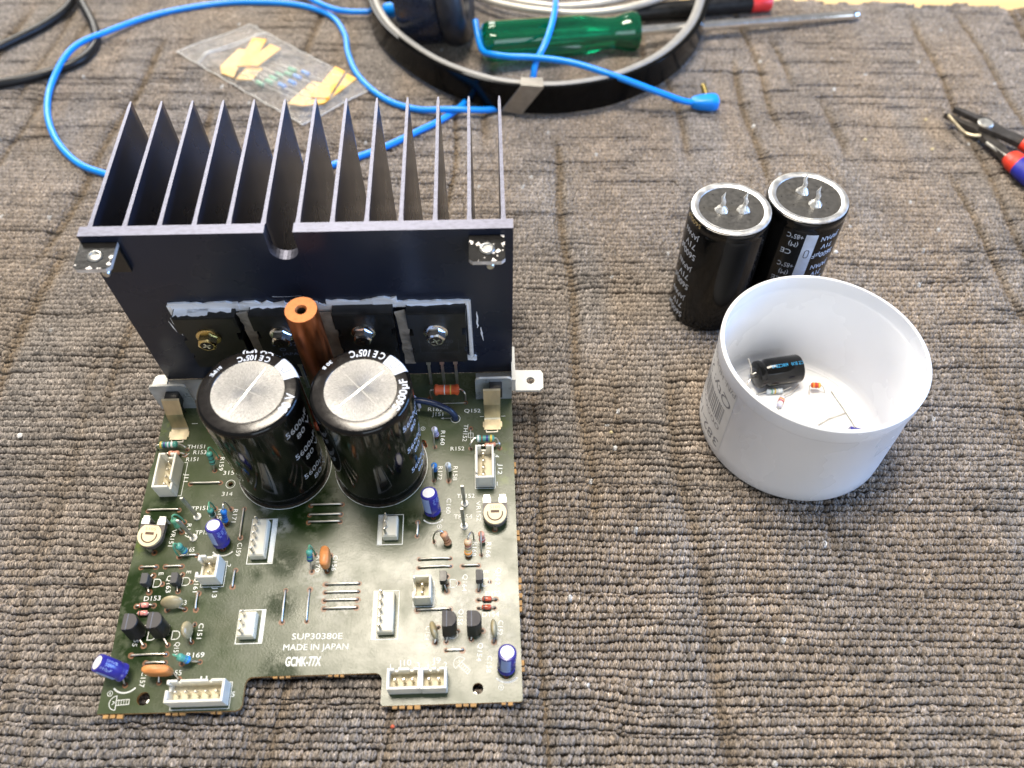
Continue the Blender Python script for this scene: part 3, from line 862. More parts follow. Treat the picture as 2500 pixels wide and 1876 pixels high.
ringz = lambda z: [(-t0, 0, z), (-t0 * 0.8, 3, z), (-t1, 60, z), (-t1 * 0.5, 62.9, z), (t1 * 0.5, 62.9, z), (t1, 60, z), (t0 * 0.8, 3, z), (t0, 0, z)]
fin_mb.loft([ringz(HZ0)[::-1], ringz(HZ1 - 0.02)[::-1]], 0, capmi=1)
fin_mb.f[-1] = fin_mb.f[-1]
fo = build('fin', fin_mb, ['anodised', 'cut_alu'], heatsink, loc=(3.35, HY + 4.19, 0))
for k in range(1, 13):
    link('fin', fo.data, heatsink, loc=(3.35 + k * 11.42 * 1.0, HY + 4.19, 0))

def hole_plate_top(x0, x1, y0, y1, z, t, hx, hy, hr):
    mb = MB()
    c = 1.2
    mb.plate([(x0, y0 + c), (x0 + c, y0), (x1 - c, y0), (x1, y0 + c), (x1, y1), (x0, y1)], [circ(hx, hy, hr, 20)], lambda u, v, w: (u, v, z - w), t, 0, 1)
    return mb
for (x0, x1, hx) in [(0.3, 12.4, 6.4), (128.7, 140.6, 134.7)]:
    mb = hole_plate_top(x0, x1, 119.5, 131.2, 88.0, 1.6, hx, 125.1, 1.7)
    mb.box(x0, x1, 129.7, 131.2, 74.5, 86.4, 0)
    br = build('corner_bracket', mb, ['black_paint', 'chip_metal'], heatsink, label='black painted angle bracket with chipped edges')
    mb = MB().lathe([(2.6, 0), (2.6, 0.25), (2.1, 0.7), (1.65, 0.75), (1.5, 0.3), (1.5, -4.5)], 24, (hx, 125.1, 88.0))
    build('threaded_hole', mb, 'steel', br)
    mb = MB()
    mb.lathe([(1.4, 0), (1.4, 6), (1.1, 6.4)], 16, ((x0 + x1) / 2 + 1, 129.8, 80.5), xf=axis_xf((0, 0, 0), (0, -1, 0)))
    build('bolt', mb, 'steel', br)
    mb = MB()                                       # worn paint: bare patches with ragged outlines
    for k in range(16):
        if x0 < 60 and k > 7: break
        if k < 8:
            px, py = random.choice([(x0 + random.uniform(.4, .9), random.uniform(120.5, 131)), (x1 - random.uniform(.4, .8), random.uniform(120.5, 131)), (random.uniform(x0 + 1, x1 - 1), 119.9)])
        else:
            px, py = random.uniform(x0 + 1, x1 - 1), random.uniform(121, 130)
        r = random.choice([.15, .2, .3, .5, .85]); n = 11
        mb.add([(min(max(px + random.uniform(.4, 1.4) * r * math.cos(2 * math.pi * i / n), x0 + .05), x1 - .05), min(max(py + random.uniform(.4, 1.4) * r * math.sin(2 * math.pi * i / n), 119.6), 131.1), 88.02) for i in range(n)], [list(range(n))])
    build('paint_chips', mb, 'chip_metal', br)

# ---- power transistors clamped to the heatsink
def power_transistor(x0, x1, ztop, screw_mat, sx, mark, dim, lean=0):
    y0, y1 = 126.3, 131.0
    zb = ztop - 32
    c = 1.5
    nz = ztop - 11.5
    pts = [(x0, ztop), (x0, nz + 2.2), (x0 + 1.6, nz + 2.0), (x0 + 1.8, nz - 2.2), (x0 + 0.3, nz - 2.4), (x0 + 0.3, zb + 10.2), (x0 + 1.2, zb + 10), (x0 + 1.2, zb + 7.2), (x0 + 0.4, zb + 7), (x0 + 0.6, zb + 0.4), (x0 + 1, zb),
           (x1 - 1, zb), (x1 - 0.6, zb + 0.4), (x1 - 0.4, zb + 7), (x1 - 1.2, zb + 7.2), (x1 - 1.2, zb + 10), (x1 - 0.3, zb + 10.2), (x1 - 0.3, nz - 2.4), (x1 - 1.8, nz - 2.2), (x1 - 1.6, nz + 2.0), (x1, nz + 2.2), (x1, ztop)]
    mb = MB()
    mb.plate(pts, [], lambda u, v, w: (u, y0 + w, v), y1 - y0, 0, 0)
    mb.box(x0 + 0.5, x1 - 0.5, y0 - 0.25, y0 - 0.001, ztop - 6.0, ztop - 0.4, 0)
    tr = build('power_transistor', mb, 'epoxy', amp, label='black flat power transistor screwed to the heatsink face')
    sz = ztop - 11.3
    mb = MB()
    X = axis_xf((0, 0, 0), (0, -1, 0))
    mb.lathe([(4.6, 0), (4.6, 0.6), (4.0, 1.0)], 28, (sx, y0, sz), xf=X)
    hexr = [Vector((3.7 * math.cos(math.radians(60 * i + 12)), 0, 3.7 * math.sin(math.radians(60 * i + 12)))) for i in range(6)]
    o = Vector((sx, y0 - 1.0, sz))
    mb.loft([[o + p for p in hexr][::-1], [o + p + Vector((0, -3.0, 0)) for p in hexr][::-1], [o + p * 0.82 + Vector((0, -3.5, 0)) for p in hexr][::-1]], 0)
    mb.lathe([(2.5, 0.0), (2.3, 0.04)], 24, (sx, y0 - 4.5, sz), xf=X, mi=1)
    for a in (0.4, 0.4 + math.pi / 2):
        d = Vector((math.cos(a), 0, math.sin(a)))
        n = Vector((-d.z, 0, d.x)) * 0.35
        c0 = Vector((sx, y0 - 4.6, sz))
        mb.add([c0 - d * 1.7 - n, c0 + d * 1.7 - n, c0 + d * 1.7 + n, c0 - d * 1.7 + n], [(0, 1, 2, 3)], 2)
    build('screw', mb, [screw_mat, 'hole_dark', 'chrome'], tr)
    for k in (-5.45, 0, 5.45):
        cx = (x0 + x1) / 2 + k
        mb = MB().box(cx - 0.9, cx + 0.9, 128.4, 129.2, zb - 5, zb).box(cx - 0.55, cx + 0.55, 128.4, 129.2, -1.5, zb - 5)
        build('pin', mb, 'tin', tr)
    if mark:
        mb = MB()
        cx = (x0 + x1) / 2
        tm = lambda u, v: (u, y0 - 0.03, v)
        for (t, dz, w, h) in mark:
            put_text(mb, t, (cx - w / 2, sz - dz), (cx + w / 2, sz - dz), h, tm)
        if dim:
            stroke(mb, [(cx - 7.5, sz - 5), (cx - 7.5, sz - 14), (cx + 7.5, sz - 14), (cx + 7.5, sz - 5)], 0.15, tm)
        build('marking', mb, 'engrave_dim' if dim else 'engrave', tr)
    return tr
power_transistor(18.6, 41.4, 52.0, 'gold_screw', 29.0, None, False)
power_transistor(46.6, 69.0, 52.6, 'chrome', 56.6, [('2SC3280', 6.6, 13.5, 2.3), ('O   - 4', 10.2, 9, 1.9), ('JAPAN', 13.2, 8.5, 1.7)], False)
power_transistor(76.9, 99.2, 52.6, 'chrome', 87.0, None, False)
power_transistor(104.0, 126.0, 52.0, 'chrome', 114.4, [('2SC3280', 6.6, 11, 1.9), ('O   3IE', 8.9, 8.5, 1.5), ('JAPAN', 11.0, 6.5, 1.4)], True)
# mica strips folded between the transistors
def ragged(x0, x1, z0, z1, skew, seed):
    r = random.Random(seed); n = 12; L_, R_ = [], []
    for i in range(n + 1):
        t = i / n; z = z0 + (z1 - z0) * t; s_ = skew * (1 - t)
        L_.append((x0 + s_ + r.uniform(-.35, .35), z)); R_.append((x1 + s_ + r.uniform(-.35, .35), z))
    return L_[::-1] + R_
for (x0, x1, z0, z1, sk, sd) in [(42.2, 46.0, 20, 52, 1.2, 1), (70.4, 76.4, 18, 51, 1.0, 2), (99.8, 103.8, 17, 51, 0.8, 3)]:
    mb = MB(); mb.plate(ragged(x0, x1, z0, z1, sk, sd), [], lambda u, v, w: (u, 128.2 + 0.5 * math.sin(v * 0.35 + u) + w, v), 0.5)
    build('mica_strip', mb, 'mica', amp)
# smeared white heat-transfer paste round the transistors
r = random.Random(5)
mb = MB()
def smear(x0, x1, za, zb, amp_, y=130.75, d=0.7, step=2.0):
    n = max(4, int((x1 - x0) / step))
    top = [(x0 + (x1 - x0) * i / n, zb + r.uniform(-amp_, amp_)) for i in range(n + 1)]
    bot = [(x0 + (x1 - x0) * i / n, za + r.uniform(-amp_, amp_) * 0.3) for i in range(n + 1)]
    mb.plate(bot + top[::-1], [], lambda u, v, w: (u, y - 0.35 * r.random() + w, v), d)
smear(17.5, 43, 50.5, 55.2, 0.5); smear(43, 60, 51, 55.0, 0.9); smear(59, 72, 50.6, 54.6, 1.0); smear(75, 98, 51.5, 54.8, 0.5); smear(92, 101, 52, 56.4, 0.8); smear(99, 127.6, 50.8, 53.8, 0.35)
smear(16.8, 18.4, 44, 54.0, 0.5, step=.5); smear(126.4, 128.0, 17.5, 53.4, 0.25, step=.6); smear(125.5, 129.2, 14.5, 17.0, 0.8, step=.7); smear(42, 46, 47, 53, 0.8, step=.8); smear(70, 76.5, 44, 53, 0.9, step=.8)
def streak(pts, w, y=131.3):
    n = len(pts); L_, R_ = [], []
    for i, (x, z) in enumerate(pts):
        k = w * math.sin(math.pi * (i + .6) / (n + .2)) * r.uniform(.5, 1.2) / 2
        L_.append((x - k, z)); R_.append((x + k, z + .05))
    mb.plate(L_ + R_[::-1], [], lambda u, v, q: (u, y + q, v), .08)
streak([(130.2 + r.uniform(-.25, .25), 46 - 1.5 * i) for i in range(8)], 1.0)
streak([(131.2 + .12 * i + r.uniform(-.2, .2), 36 - 1.3 * i) for i in range(8)], .8)
streak([(15.4 + .15 * i + r.uniform(-.1, .1), 46 - 1.4 * i) for i in range(9)], .9)
streak([(14.0 + .2 * i + r.uniform(-.1, .1), 44 - 1.4 * i) for i in range(6)], .5)
streak([(56 + 2.1 * i, 57.2 + r.uniform(-.3, .3)) for i in range(6)], .6)
build('thermal_paste', mb, 'paste', amp)
mb = MB()
for (x0, x1, y0, y1, zz) in [(18.9, 31.5, 126.9, 130.8, 52.03), (24, 40, 128.5, 130.9, 52.03), (47, 66, 129.2, 130.9, 52.63), (104.3, 125.5, 129.6, 130.9, 52.03)]:
    n = 12
    front = [(x0 + (x1 - x0) * i / n, y0 + r.uniform(0, 1.1), zz) for i in range(n + 1)]
    back = [(x0 + (x1 - x0) * i / n, y1, zz) for i in range(n + 1)][::-1]
    mb = MB().add(front + back, [list(range(len(front + back)))])
    build('paste_smudge', mb, 'paste', amp)

# ---- base brackets with the clipped temperature-sensing transistors
mb = MB()
mb.box(0.4, 14.5, 121.4, 131.0, 3.0, 4.1)
mb.plate([(0.6, 125.2), (-4.6, 125.6), (-5.4, 129), (-4.8, 132.2), (-3.6, 133.0), (0.6, 133)], [], lambda u, v, w: (u, v, 5.2 - w), 1.1)
build('base_bracket', mb, 'bracket_white', amp, label='off-white metal base bracket with a rounded tab')
mb = MB()
mb.box(128.4, 143.2, 121.8, 131.0, 3.0, 4.1)
mb.box(143.25, 144.8, 122.5, 139, 3.0, 11.5)
mb.plate([(144.9, 121.8), (154.8, 121.6), (156.4, 123), (156.6, 130), (155.6, 131.6), (144.9, 131.9)], [circ(151.2, 126.6, 1.7, 20)], lambda u, v, w: (u, v, 4.4 - w), 1.2)
build('base_bracket', mb, 'bracket_white', amp, label='off-white metal base bracket with a drilled ear')
for (x0, x1, y, zt, tx, cx0, cx1, cy) in [(-1.4, 13.4, 119.6, 17.2, 7.2, 4.4, 11.6, 110.0), (128.3, 143.2, 120.6, 15.6, 136.6, 131.4, 138.5, 111.1)]:
    mb = MB()
    c = 1.8
    mb.plate([(x0, 0.05), (x1, 0.05), (x1, zt - c), (x1 - c * .3, zt - c * .3), (x1 - c, zt), (x0 + c, zt), (x0 + c * .3, zt - c * .3), (x0, zt - c)], [], lambda u, v, w: (u, y + w, v), 1.0, 0, 1)
    pl = build('sensor_plate', mb, ['grey_plate', 'bracket_white'], amp)
    mb = MB()
    mb.bevbox(tx - 2.6, tx + 2.6, y - 3.6, y - 0.02, 6.5, 13.5, 0.3)
    for k in (-1.3, 0, 1.3): mb.tube([(tx + k, y - 1.8, 6.6), (tx + k, y - 1.8, -0.5)], 0.25, 6)
    build('sensor_transistor', mb, 'epoxy', amp)
    mb = MB()                                       # spring clip: foot on the board, blade up to the transistor
    prof = [(cy - 5.4, 0.5), (cy - 0.6, 0.5), (cy - 0.1, 0.9), (cy + 1.5, 8.5), (cy + 4.2, 15.0), (cy + 4.9, 15.4)]
    wid = [0.2, 0.2, 0.3, 0.2, 0.1, 0.1]
    rings = [[(cx0 + w_, p[0], p[1]), (cx1 - w_, p[0], p[1]), (cx1 - w_, p[0] + 0.05, p[1] - 0.45), (cx0 + w_, p[0] + 0.05, p[1] - 0.45)] for p, w_ in zip(prof, wid)]
    mb.loft(rings)
    mb.box(cx0 - 0.35, cx0 + 0.42, cy - 4.2, cy - 1.6, 0.06, 0.5); mb.box(cx1 - 0.42, cx1 + 0.35, cy - 4.2, cy - 1.6, 0.06, 0.5)
    build('spring_clip', mb, 'brass_clip', amp)
    mb = MB().box(cx0 + 1.0, cx1 - 1.6, cy - 6.6, cy - 6.1, 0.0, 0.35).box(cx0 + 0.8, cx0 + 1.2, cy - 6.6, cy - 5.2, 0.0, 0.35).box(cx1 - 1.8, cx1 - 1.4, cy - 6.6, cy - 5.2, 0.0, 0.35)
    build('clip_lug', mb, 'tin', amp)

# ---- copper post
mb = MB()
mb.lathe([(5.2, 0), (5.7, 0.6), (5.7, 69.5), (5.5, 70), (2.1, 70), (1.5, 69.2), (1.4, 60)], 40, (70.7, 115.3, 0), mis=[0, 0, 0, 1, 1, 2, 2])
build('copper_post', mb, ['copper', 'copper_top', 'hole_dark'], amp, label='tarnished round copper post standing behind the two large capacitors')

# ---- the two big filter capacitors
def ring_text(mb, s_, a_mid, r, h, z, mi=0, outward=True, width=None, cx=0, cy=0, bold=True):
    """text laid on a flat ring: tops point outward or inward"""
    v, f = text_mesh(s_, bold)
    w = v[:, 0].max(); sc_ = h if width is None else width / w
    out = []
    for p in v:
        d = (p[0] - w / 2) * sc_; q = (p[1] - 0.5) * h
        if outward: a = math.radians(a_mid) - d / r; rr = r + q
        else: a = math.radians(a_mid) + d / r; rr = r - q
        out.append((cx + rr * math.cos(a), cy + rr * math.sin(a), z))
    mb.add(out, f, mi)
def wrap_text(mb, s_, a_start, z, h, R_, mi=0, width=None, flip=False, bold=False):
    """text wrapped round a cylinder; upright text runs counter-clockwise seen from above"""
    v, f = text_mesh(s_, bold)
    w = v[:, 0].max(); sc_ = h if width is None else width / w
    out = []
    for p in v:
        d = p[0] * sc_; q = (p[1] - 0.5) * h
        if flip: a = math.radians(a_start) - d / R_; zz = z - q
        else: a = math.radians(a_start) + d / R_; zz = z + q
        out.append((R_ * math.cos(a), R_ * math.sin(a), zz))
    mb.add(out, f, mi)

def filter_cap(x, y, rot, top_texts, sector, side_a, score):
    H = 56.7
    mb = MB()
    mb.lathe([(16.6, 0.1), (17.2, 0.5), (17.35, 2.0), (17.0, 3.4), (16.9, 4.2), (17.3, 5.2), (17.5, 6.5), (17.5, H - 2.0), (17.35, H - 1.0), (16.9, H - 0.35), (16.2, H), (12.5, H + 0.1), (12.3, H - 0.15)], 72, mis=[0] * 10 + [1, 1, 1])
    c = build('filter_capacitor', mb, ['sleeve', 'sleeve_top'], amp, loc=(x, y, 0), rot=(0, 0, 0),
              label='tall glossy black 80 volt capacitor with silver flaked end')
    mb = MB().lathe([(12.35, -0.4), (12.35, -0.05), (0.001, -0.02)], 64)
    turn = x * 1.7
    for a in score:
        d = Vector((math.cos(math.radians(a - turn)), math.sin(math.radians(a - turn)), 0)); n = Vector((-d.y, d.x, 0))
        L1, w = (10.6, 0.36) if a == score[0] else (9.6, 0.16)
        mb.add([d * -L1 - n * w * .2 + Vector((0, 0, .03)), d * -L1 * .1 - n * w + Vector((0, 0, .05)), d * L1 - n * w * .2 + Vector((0, 0, .03)), d * L1 + n * w * .2 + Vector((0, 0, .03)), d * L1 * .1 + n * w + Vector((0, 0, .16)), d * -L1 + n * w * .2 + Vector((0, 0, .03))],
               [(0, 1, 4, 5), (1, 2, 3, 4)], 1)
    build('end_disc', mb, ['flaked_alu', 'score_alu'], c, loc=(0, 0, H), rot=(0, 0, math.radians(turn)))
    mb = MB()
    a0, a1 = sector
    seg = 8
    for k in range(seg):
        t0_, t1_ = math.radians(a0 + (a1 - a0) * k / seg), math.radians(a0 + (a1 - a0) * (k + 1) / seg)
        prof = [(12.4, H + 0.13), (16.25, H + 0.04), (16.93, H - 0.30), (17.40, H - 0.98), (17.54, H - 2.0), (17.54, 6.6)]
        for (ra, za), (rb, zb_) in zip(prof[:-1], prof[1:]):
            mb.add([(ra * math.cos(t0_), ra * math.sin(t0_), za), (rb * math.cos(t0_), rb * math.sin(t0_), zb_), (rb * math.cos(t1_), rb * math.sin(t1_), zb_), (ra * math.cos(t1_), ra * math.sin(t1_), za)], [(0, 1, 2, 3)], 0)
    am = math.radians((a0 + a1) / 2)
    T = lambda p, q: ((14.6 + p) * math.cos(am) - q * math.sin(am), (14.6 + p) * math.sin(am) + q * math.cos(am), H + 0.16)
    stroke(mb, [(1.6, -1.0), (-0.6, -1.0), (-1.4, -0.5), (-1.4, 0.5), (-0.6, 1.0), (1.6, 1.0)], 0.18, T, 1)
    for (s_, a, r_, h, wd) in top_texts:
        ring_text(mb, s_, a, r_, h, H + 0.15 - 0.10 * max(0, r_ - 14.6), 0, False, wd)
    for k in range(3):
        wrap_text(mb, '5600\u00b5F', side_a, 46.5 - 15.5 * k, 3.1, 17.55, 0, 12.5)
        wrap_text(mb, '80 V', side_a + 12, 41.2 - 15.5 * k, 3.0, 17.55, 0, 9.0)
    build('sleeve_lettering', mb, ['sleeve_print', 'stripe_mark'], c)
    return c
filter_cap(52.5, 91.3, 0, [('C E 105\u00b0C', 88, 13.7, 2.1, 11.5), ('CU (M)', 84, 16.0, 1.5, 11), ('80 V', -20, 14.9, 3.0, 8.0), ('PE', 150, 14.6, 1.3, 2.4), ('B15', 141, 14.4, 1.1, 2.6)], (19, 51), -46, (62, -26))
filter_cap(90.6, 91.0, 0, [('C E 105\u00b0C', 84, 14.9, 2.7, 12.6), ('5600\u00b5F', -10, 14.6, 2.6, 12.5), ('30 B', 140, 15.8, 1.2, 4.2)], (25, 56), -38, (44, -48))
mb = MB()
for (cx, cy) in [(52.5, 91.3), (90.6, 91)]:          # crust of glue under each can
    pts = []
    for i in range(40):
        a = 2 * math.pi * i / 40
        rr = 17.6 + random.uniform(0.0, 0.7)
        pts.append((cx + rr * math.cos(a), cy + rr * math.sin(a)))
    mb.plate(pts, [], lambda u, v, w: (u, v, 0.45 - w), 0.4)
build('glue_crust', mb, 'glue', amp)

# ---- plug sockets and pin headers
def pin_header(x0, x1, y0, y1, n, px, name='pin_header'):
    mb = MB()
    mb.bevbox(x0, x1, y0, y1, 0.06, 4.0, 0.25)
    mb.bevbox(x0 + 0.35, x1 - 0.35, y0 + 0.3, y1 - 0.3, 4.01, 4.35, 0.15)
    c = build('pin_header', mb, 'connector', amp, label='cream plastic header with upright metal pins')
    p = (y1 - y0 - 2.6) / (n - 1)
    for k in range(n):
        yy = y0 + 1.3 + p * k
        mb = MB().loft([[(px - .42, yy - .42, 0.5), (px + .42, yy - .42, 0.5), (px + .42, yy + .42, 0.5), (px - .42, yy + .42, 0.5)], [(px - .42, yy - .42, 8.4), (px + .42, yy - .42, 8.4), (px + .42, yy + .42, 8.4), (px - .42, yy + .42, 8.4)],
                        [(px - .2, yy - .2, 9.1), (px + .2, yy - .2, 9.1), (px + .2, yy + .2, 9.1), (px - .2, yy + .2, 9.1)]])
        build('pin', mb, 'tin', c)
pin_header(44.1, 49.9, 53.1, 67.6, 5, 46.2)
pin_header(44.1, 50.0, 23.7, 32.6, 3, 46.2)
pin_header(92.9, 98.5, 59.2, 67.6, 3, 94.3)
pin_header(92.7, 98.5, 23.8, 38.4, 5, 94.2)

def socket(x0, x1, y0, y1, h, n, along, slots, mats=('connector_white', 'connector_floor'), wall=0.85, pz=6.0, off=0.0):
    """open-topped shrouded connector; slots = list of (side, from, to, depth)"""
    mb = MB()
    mb.bevbox(x0, x1, y0, y1, 0.06, 1.6, 0.2, 0, capmi=1)
    e = 0.003
    def wallrun(side):
        if side in 'LR':
            a, b = y0, y1
        else:
            a, b = x0 + wall, x1 - wall
        cuts = sorted([s_ for s_ in slots if s_[0] == side], key=lambda q: q[1])
        pos = a; parts = []
        for (_, f0, f1, dep) in cuts:
            ca, cb_ = a + (b - a) * f0, a + (b - a) * f1
            if ca > pos + 0.05: parts.append((pos, ca, h))
            parts.append((ca, cb_, h - dep)); pos = cb_
        if pos < b - 0.05: parts.append((pos, b, h))
        for (p, q, zt) in parts:
            if zt < 1.8: continue
            p += e; q -= e
            c = 0.16
            if side == 'L': mb.bevbox(x0, x0 + wall, p, q, 1.45, zt, c)
            if side == 'R': mb.bevbox(x1 - wall, x1, p, q, 1.45, zt, c)
            if side == 'F': mb.bevbox(p, q, y0, y0 + wall, 1.45, zt, c)
            if side == 'B': mb.bevbox(p, q, y1 - wall, y1, 1.45, zt, c)
    for sd in 'LRFB': wallrun(sd)
    c = build('plug_socket', mb, list(mats), amp, label='white open-topped plug socket with metal pins')
    for k in range(n):
        t = (k + 0.5) / n
        if along == 'x': px, py = x0 + 1.2 + (x1 - x0 - 2.4) * t, (y0 + y1) / 2 + off
        else: px, py = (x0 + x1) / 2 + off, y0 + 1.2 + (y1 - y0 - 2.4) * t
        mb = MB().loft([[(px - .45, py - .45, 1.2), (px + .45, py - .45, 1.2), (px + .45, py + .45, 1.2), (px - .45, py + .45, 1.2)], [(px - .45, py - .45, pz), (px + .45, py - .45, pz), (px + .45, py + .45, pz), (px - .45, py + .45, pz)],
                        [(px - .22, py - .22, pz + .6), (px + .22, py - .22, pz + .6), (px + .22, py + .22, pz + .6), (px - .22, py + .22, pz + .6)]])
        build('pin', mb, 'tin', c)
socket(5.3, 12.2, 79.6, 94.3, 9.0, 4, 'y', [('R', 0.0, 0.22, 2.0), ('B', 0.35, 0.7, 3.5)])
socket(128.0, 135.2, 80.1, 94.4, 9.0, 4, 'y', [('L', 0.1, 0.16, 4.0), ('B', 0.25, 0.6, 4.0)], off=-0.6)
socket(27.6, 35.2, 43.9, 52.4, 8.4, 2, 'y', [('L', 0.25, 0.75, 5.0), ('B', 0.3, 0.7, 1.5)])
socket(105.3, 111.9, 34.1, 42.6, 8.4, 2, 'y', [('L', 0.3, 0.85, 5.6)], mats=('connector', 'connector_floor'))
socket(24.4, 43.7, 1.6, 9.0, 7.6, 5, 'x', [('B', 0.14, 0.2, 2.0), ('B', 0.72, 0.78, 2.0), ('L', 0.55, 0.8, 3.0)])
socket(97.6, 108.8, 3.6, 10.6, 7.6, 3, 'x', [('B', 0.16, 0.3, 2.6), ('B', 0.7, 0.84, 2.6)])
socket(108.9, 117.7, 3.5, 10.5, 7.6, 2, 'x', [('B', 0.25, 0.4, 2.6), ('B', 0.62, 0.76, 2.6)])

# ---- small blue electrolytics
def electrolytic(b, t, lead, ry, R_=3.15):
    b, t = Vector(b), Vector(t)
    H = (t - b).length
    xf = axis_xf(b, t)
    dw = Vector((math.cos(math.radians(ry)), math.sin(math.radians(ry)), 0))
    ry = math.degrees(math.atan2(dw.dot(xf @ Vector((0, 1, 0))), dw.dot(xf @ Vector((1, 0, 0)))))
    mb = MB().lathe([(R_ * .9, 0), (R_, .25), (R_, 1.3), (R_ * .93, 1.7), (R_ * .93, 2.0), (R_, 2.4), (R_, H - .5), (R_ * .93, H - .1), (R_ * .72, H)], 32, b, xf=xf)
    c = build('electrolytic_capacitor', mb, 'blue_sleeve', amp, label='small blue electrolytic capacitor with bright metal top')
    mb = MB().lathe([(R_ * .74, H - .05), (R_ * .72, H + .06), (0.001, H + .09)], 28, b, xf=xf)
    build('top_disc', mb, 'alu_top', c)
    mb = MB()
    rows = []
    for k in range(9):
        a = math.radians(ry - 32 + 64 * k / 8)
        rows.append(a)
    for k in range(8):
        q = []
        for a, z in ((rows[k], 2.6), (rows[k + 1], 2.6), (rows[k + 1], H - .6), (rows[k], H - .6)):
            q.append(b + xf @ Vector(((R_ + .03) * math.cos(a), (R_ + .03) * math.sin(a), z)))
        mb.add(q, [(0, 1, 2, 3)], 0, True)
    lines = ['50V 10', 'SME 105', 'M 85C']
    for i, s_ in enumerate(['10\u00b5F', '50V', 'SMVB']):
        v, f = text_mesh(s_)
        for copy in (1,):
            out = []
            for p in v:
                a = math.radians(ry + 68 + i * 26) + (p[1] - .5) * 1.0 / R_
                out.append(b + xf @ Vector(((R_ + .035) * math.cos(a), (R_ + .035) * math.sin(a), H - 1.4 - p[0] * 1.25)))
            mb.add(out, f, 0)
    build('sleeve_lettering', mb, 'blue_stripe', c)
    mb = MB().tube([b + xf @ Vector((0, -.8, .3)), Vector((lead[0], lead[1], 1.0)), Vector((lead[0], lead[1], -1))], .3, 6)
    mb.tube([b + xf @ Vector((0, .9, .3)), Vector((lead[0] + .2, lead[1] + 2.2, .8)), Vector((lead[0] + .2, lead[1] + 2.2, -1))], .3, 6)
    build('lead', mb, 'tin', c)
electrolytic((33.0, 59.6, 1.8), (32.6, 62.0, 12.4), (33.3, 57.4), -120)
electrolytic((111.4, 70.1, 1.6), (110.6, 72.6, 12.6), (111.6, 68.3), -120)
electrolytic((7.2, 12.9, 2.6), (1.2, 14.6, 10.6), (7.5, 9.8), -110)
electrolytic((137.9, 11.0, 1.6), (138.3, 13.4, 12.6), (137.9, 8.9), -100)

# ---- resistors
def resistor(body, mats_, lead_a, lead_b, p1, p2, R_=1.15, wire='tin', bands=()):
    """body between p1 (lower) and p2; leads run to holes lead_a (from p1) and lead_b (from p2, hairpin)"""
    p1, p2 = Vector(p1), Vector(p2)
    H = (p2 - p1).length; xf = axis_xf(p1, p2); u = (p2 - p1).normalized()
    mb = MB().lathe([(.35, -.1), (R_ * .75, .1), (R_ * 1.04, .6), (R_ * 1.04, 1.3), (R_ * .9, 1.8), (R_ * .9, H - 1.8), (R_ * 1.04, H - 1.3), (R_ * 1.04, H - .6), (R_ * .75, H - .1), (.35, H + .1)], 20, p1, xf=xf)
    c = build(body, mb, mats_, amp)
    for (t, w, m_) in bands:
        rr = R_ * (1.06 if (t < 0.27 or t > 0.73) else .925)
        mb = MB().lathe([(rr - .1, H * t - w / 2), (rr, H * t - w / 2 + .02), (rr, H * t + w / 2 - .02), (rr - .1, H * t + w / 2)], 20, p1, xf=xf)
        build('colour_band', mb, m_, c)
    if lead_a is not None:
        a = Vector((lead_a[0], lead_a[1], 0))
        mb = MB().tube(spline([p1 - u * -.2, p1 - u * .7, a + (p1 - a) * .3 + Vector((0, 0, .2)), a + Vector((0, 0, -.8))], 4), .3, 6)
        build('lead', mb, 'tin', c)
    if lead_b is not None:
        q = Vector((lead_b[0], lead_b[1], 0))
        top = p2 + u * 1.3
        side = Vector((q.x - p2.x, q.y - p2.y, 0))
        mb = MB().tube(spline([p2 - u * .2, p2 + u * .6, top + side * .25 + Vector((0, 0, .3)), p2 + side * .72 + u * .5, q + Vector((0, 0, p2.z * .5)), q + Vector((0, 0, .2)), q + Vector((0, 0, -.8))], 5), .33, 7)
        build('lead', mb, wire, c)
    return c
R = 'upright_resistor'
resistor(R, 'r_teal', (24.9, 90.3), (25.5, 96.2), (24.9, 91.8, 3.0), (24.5, 94.2, 8.6), wire='r_green', bands=[(.2, .5, 'b_dark'), (.45, .5, 'b_dark'), (.75, .4, 'b_dark')])
resistor(R, 'r_teal', (28.2, 70.5), (27.7, 74.2), (28.4, 69.9, 2.4), (28.6, 70.4, 7.6), wire='r_green', bands=[(.25, .5, 'b_white'), (.5, .5, 'b_dark'), (.75, .5, 'b_dark')])
resistor(R, 'r_blue', (32.9, 67.6), (33.6, 73.8), (33.0, 67.9, 1.6), (33.7, 69.9, 8.0), bands=[(.3, .4, 'b_navy'), (.5, .4, 'b_navy'), (.68, .4, 'b_navy')])
resistor(R, 'r_green', (16.6, 65.0), (16.9, 69.0), (15.9, 65.9, 2.4), (15.4, 67.0, 7.4), wire='r_green')
resistor(R, 'r_teal', (21.4, 55.3), (17.5, 55.2), (20.4, 55.9, 2.2), (18.7, 57.0, 7.0), R_=1.3, wire='r_green', bands=[(.2, .5, 'b_blue'), (.45, .4, 'b_dark'), (.65, .4, 'b_dark')])
resistor(R, 'r_teal', (67.2, 47.8), (67.9, 54.6), (67.2, 50.4, 4.0), (67.4, 53.0, 8.4), wire='r_green', bands=[(.22, .7, 'b_navy'), (.5, .6, 'b_blue')])
resistor(R, 'r_teal', (31.8, 16.4), (25.0, 17.4), (29.0, 16.4, 2.6), (26.0, 16.9, 6.4), R_=1.3, wire='r_green', bands=[(.22, .9, 'r_blue'), (.45, .4, 'b_blue')])
resistor(R, 'r_pale', (112.2, 103.6), (111.5, 98.4), (112.2, 103.2, 1.4), (111.7, 103.0, 7.4), bands=[(.25, .4, 'b_purple'), (.45, .4, 'b_purple'), (.6, .3, 'b_purple')])
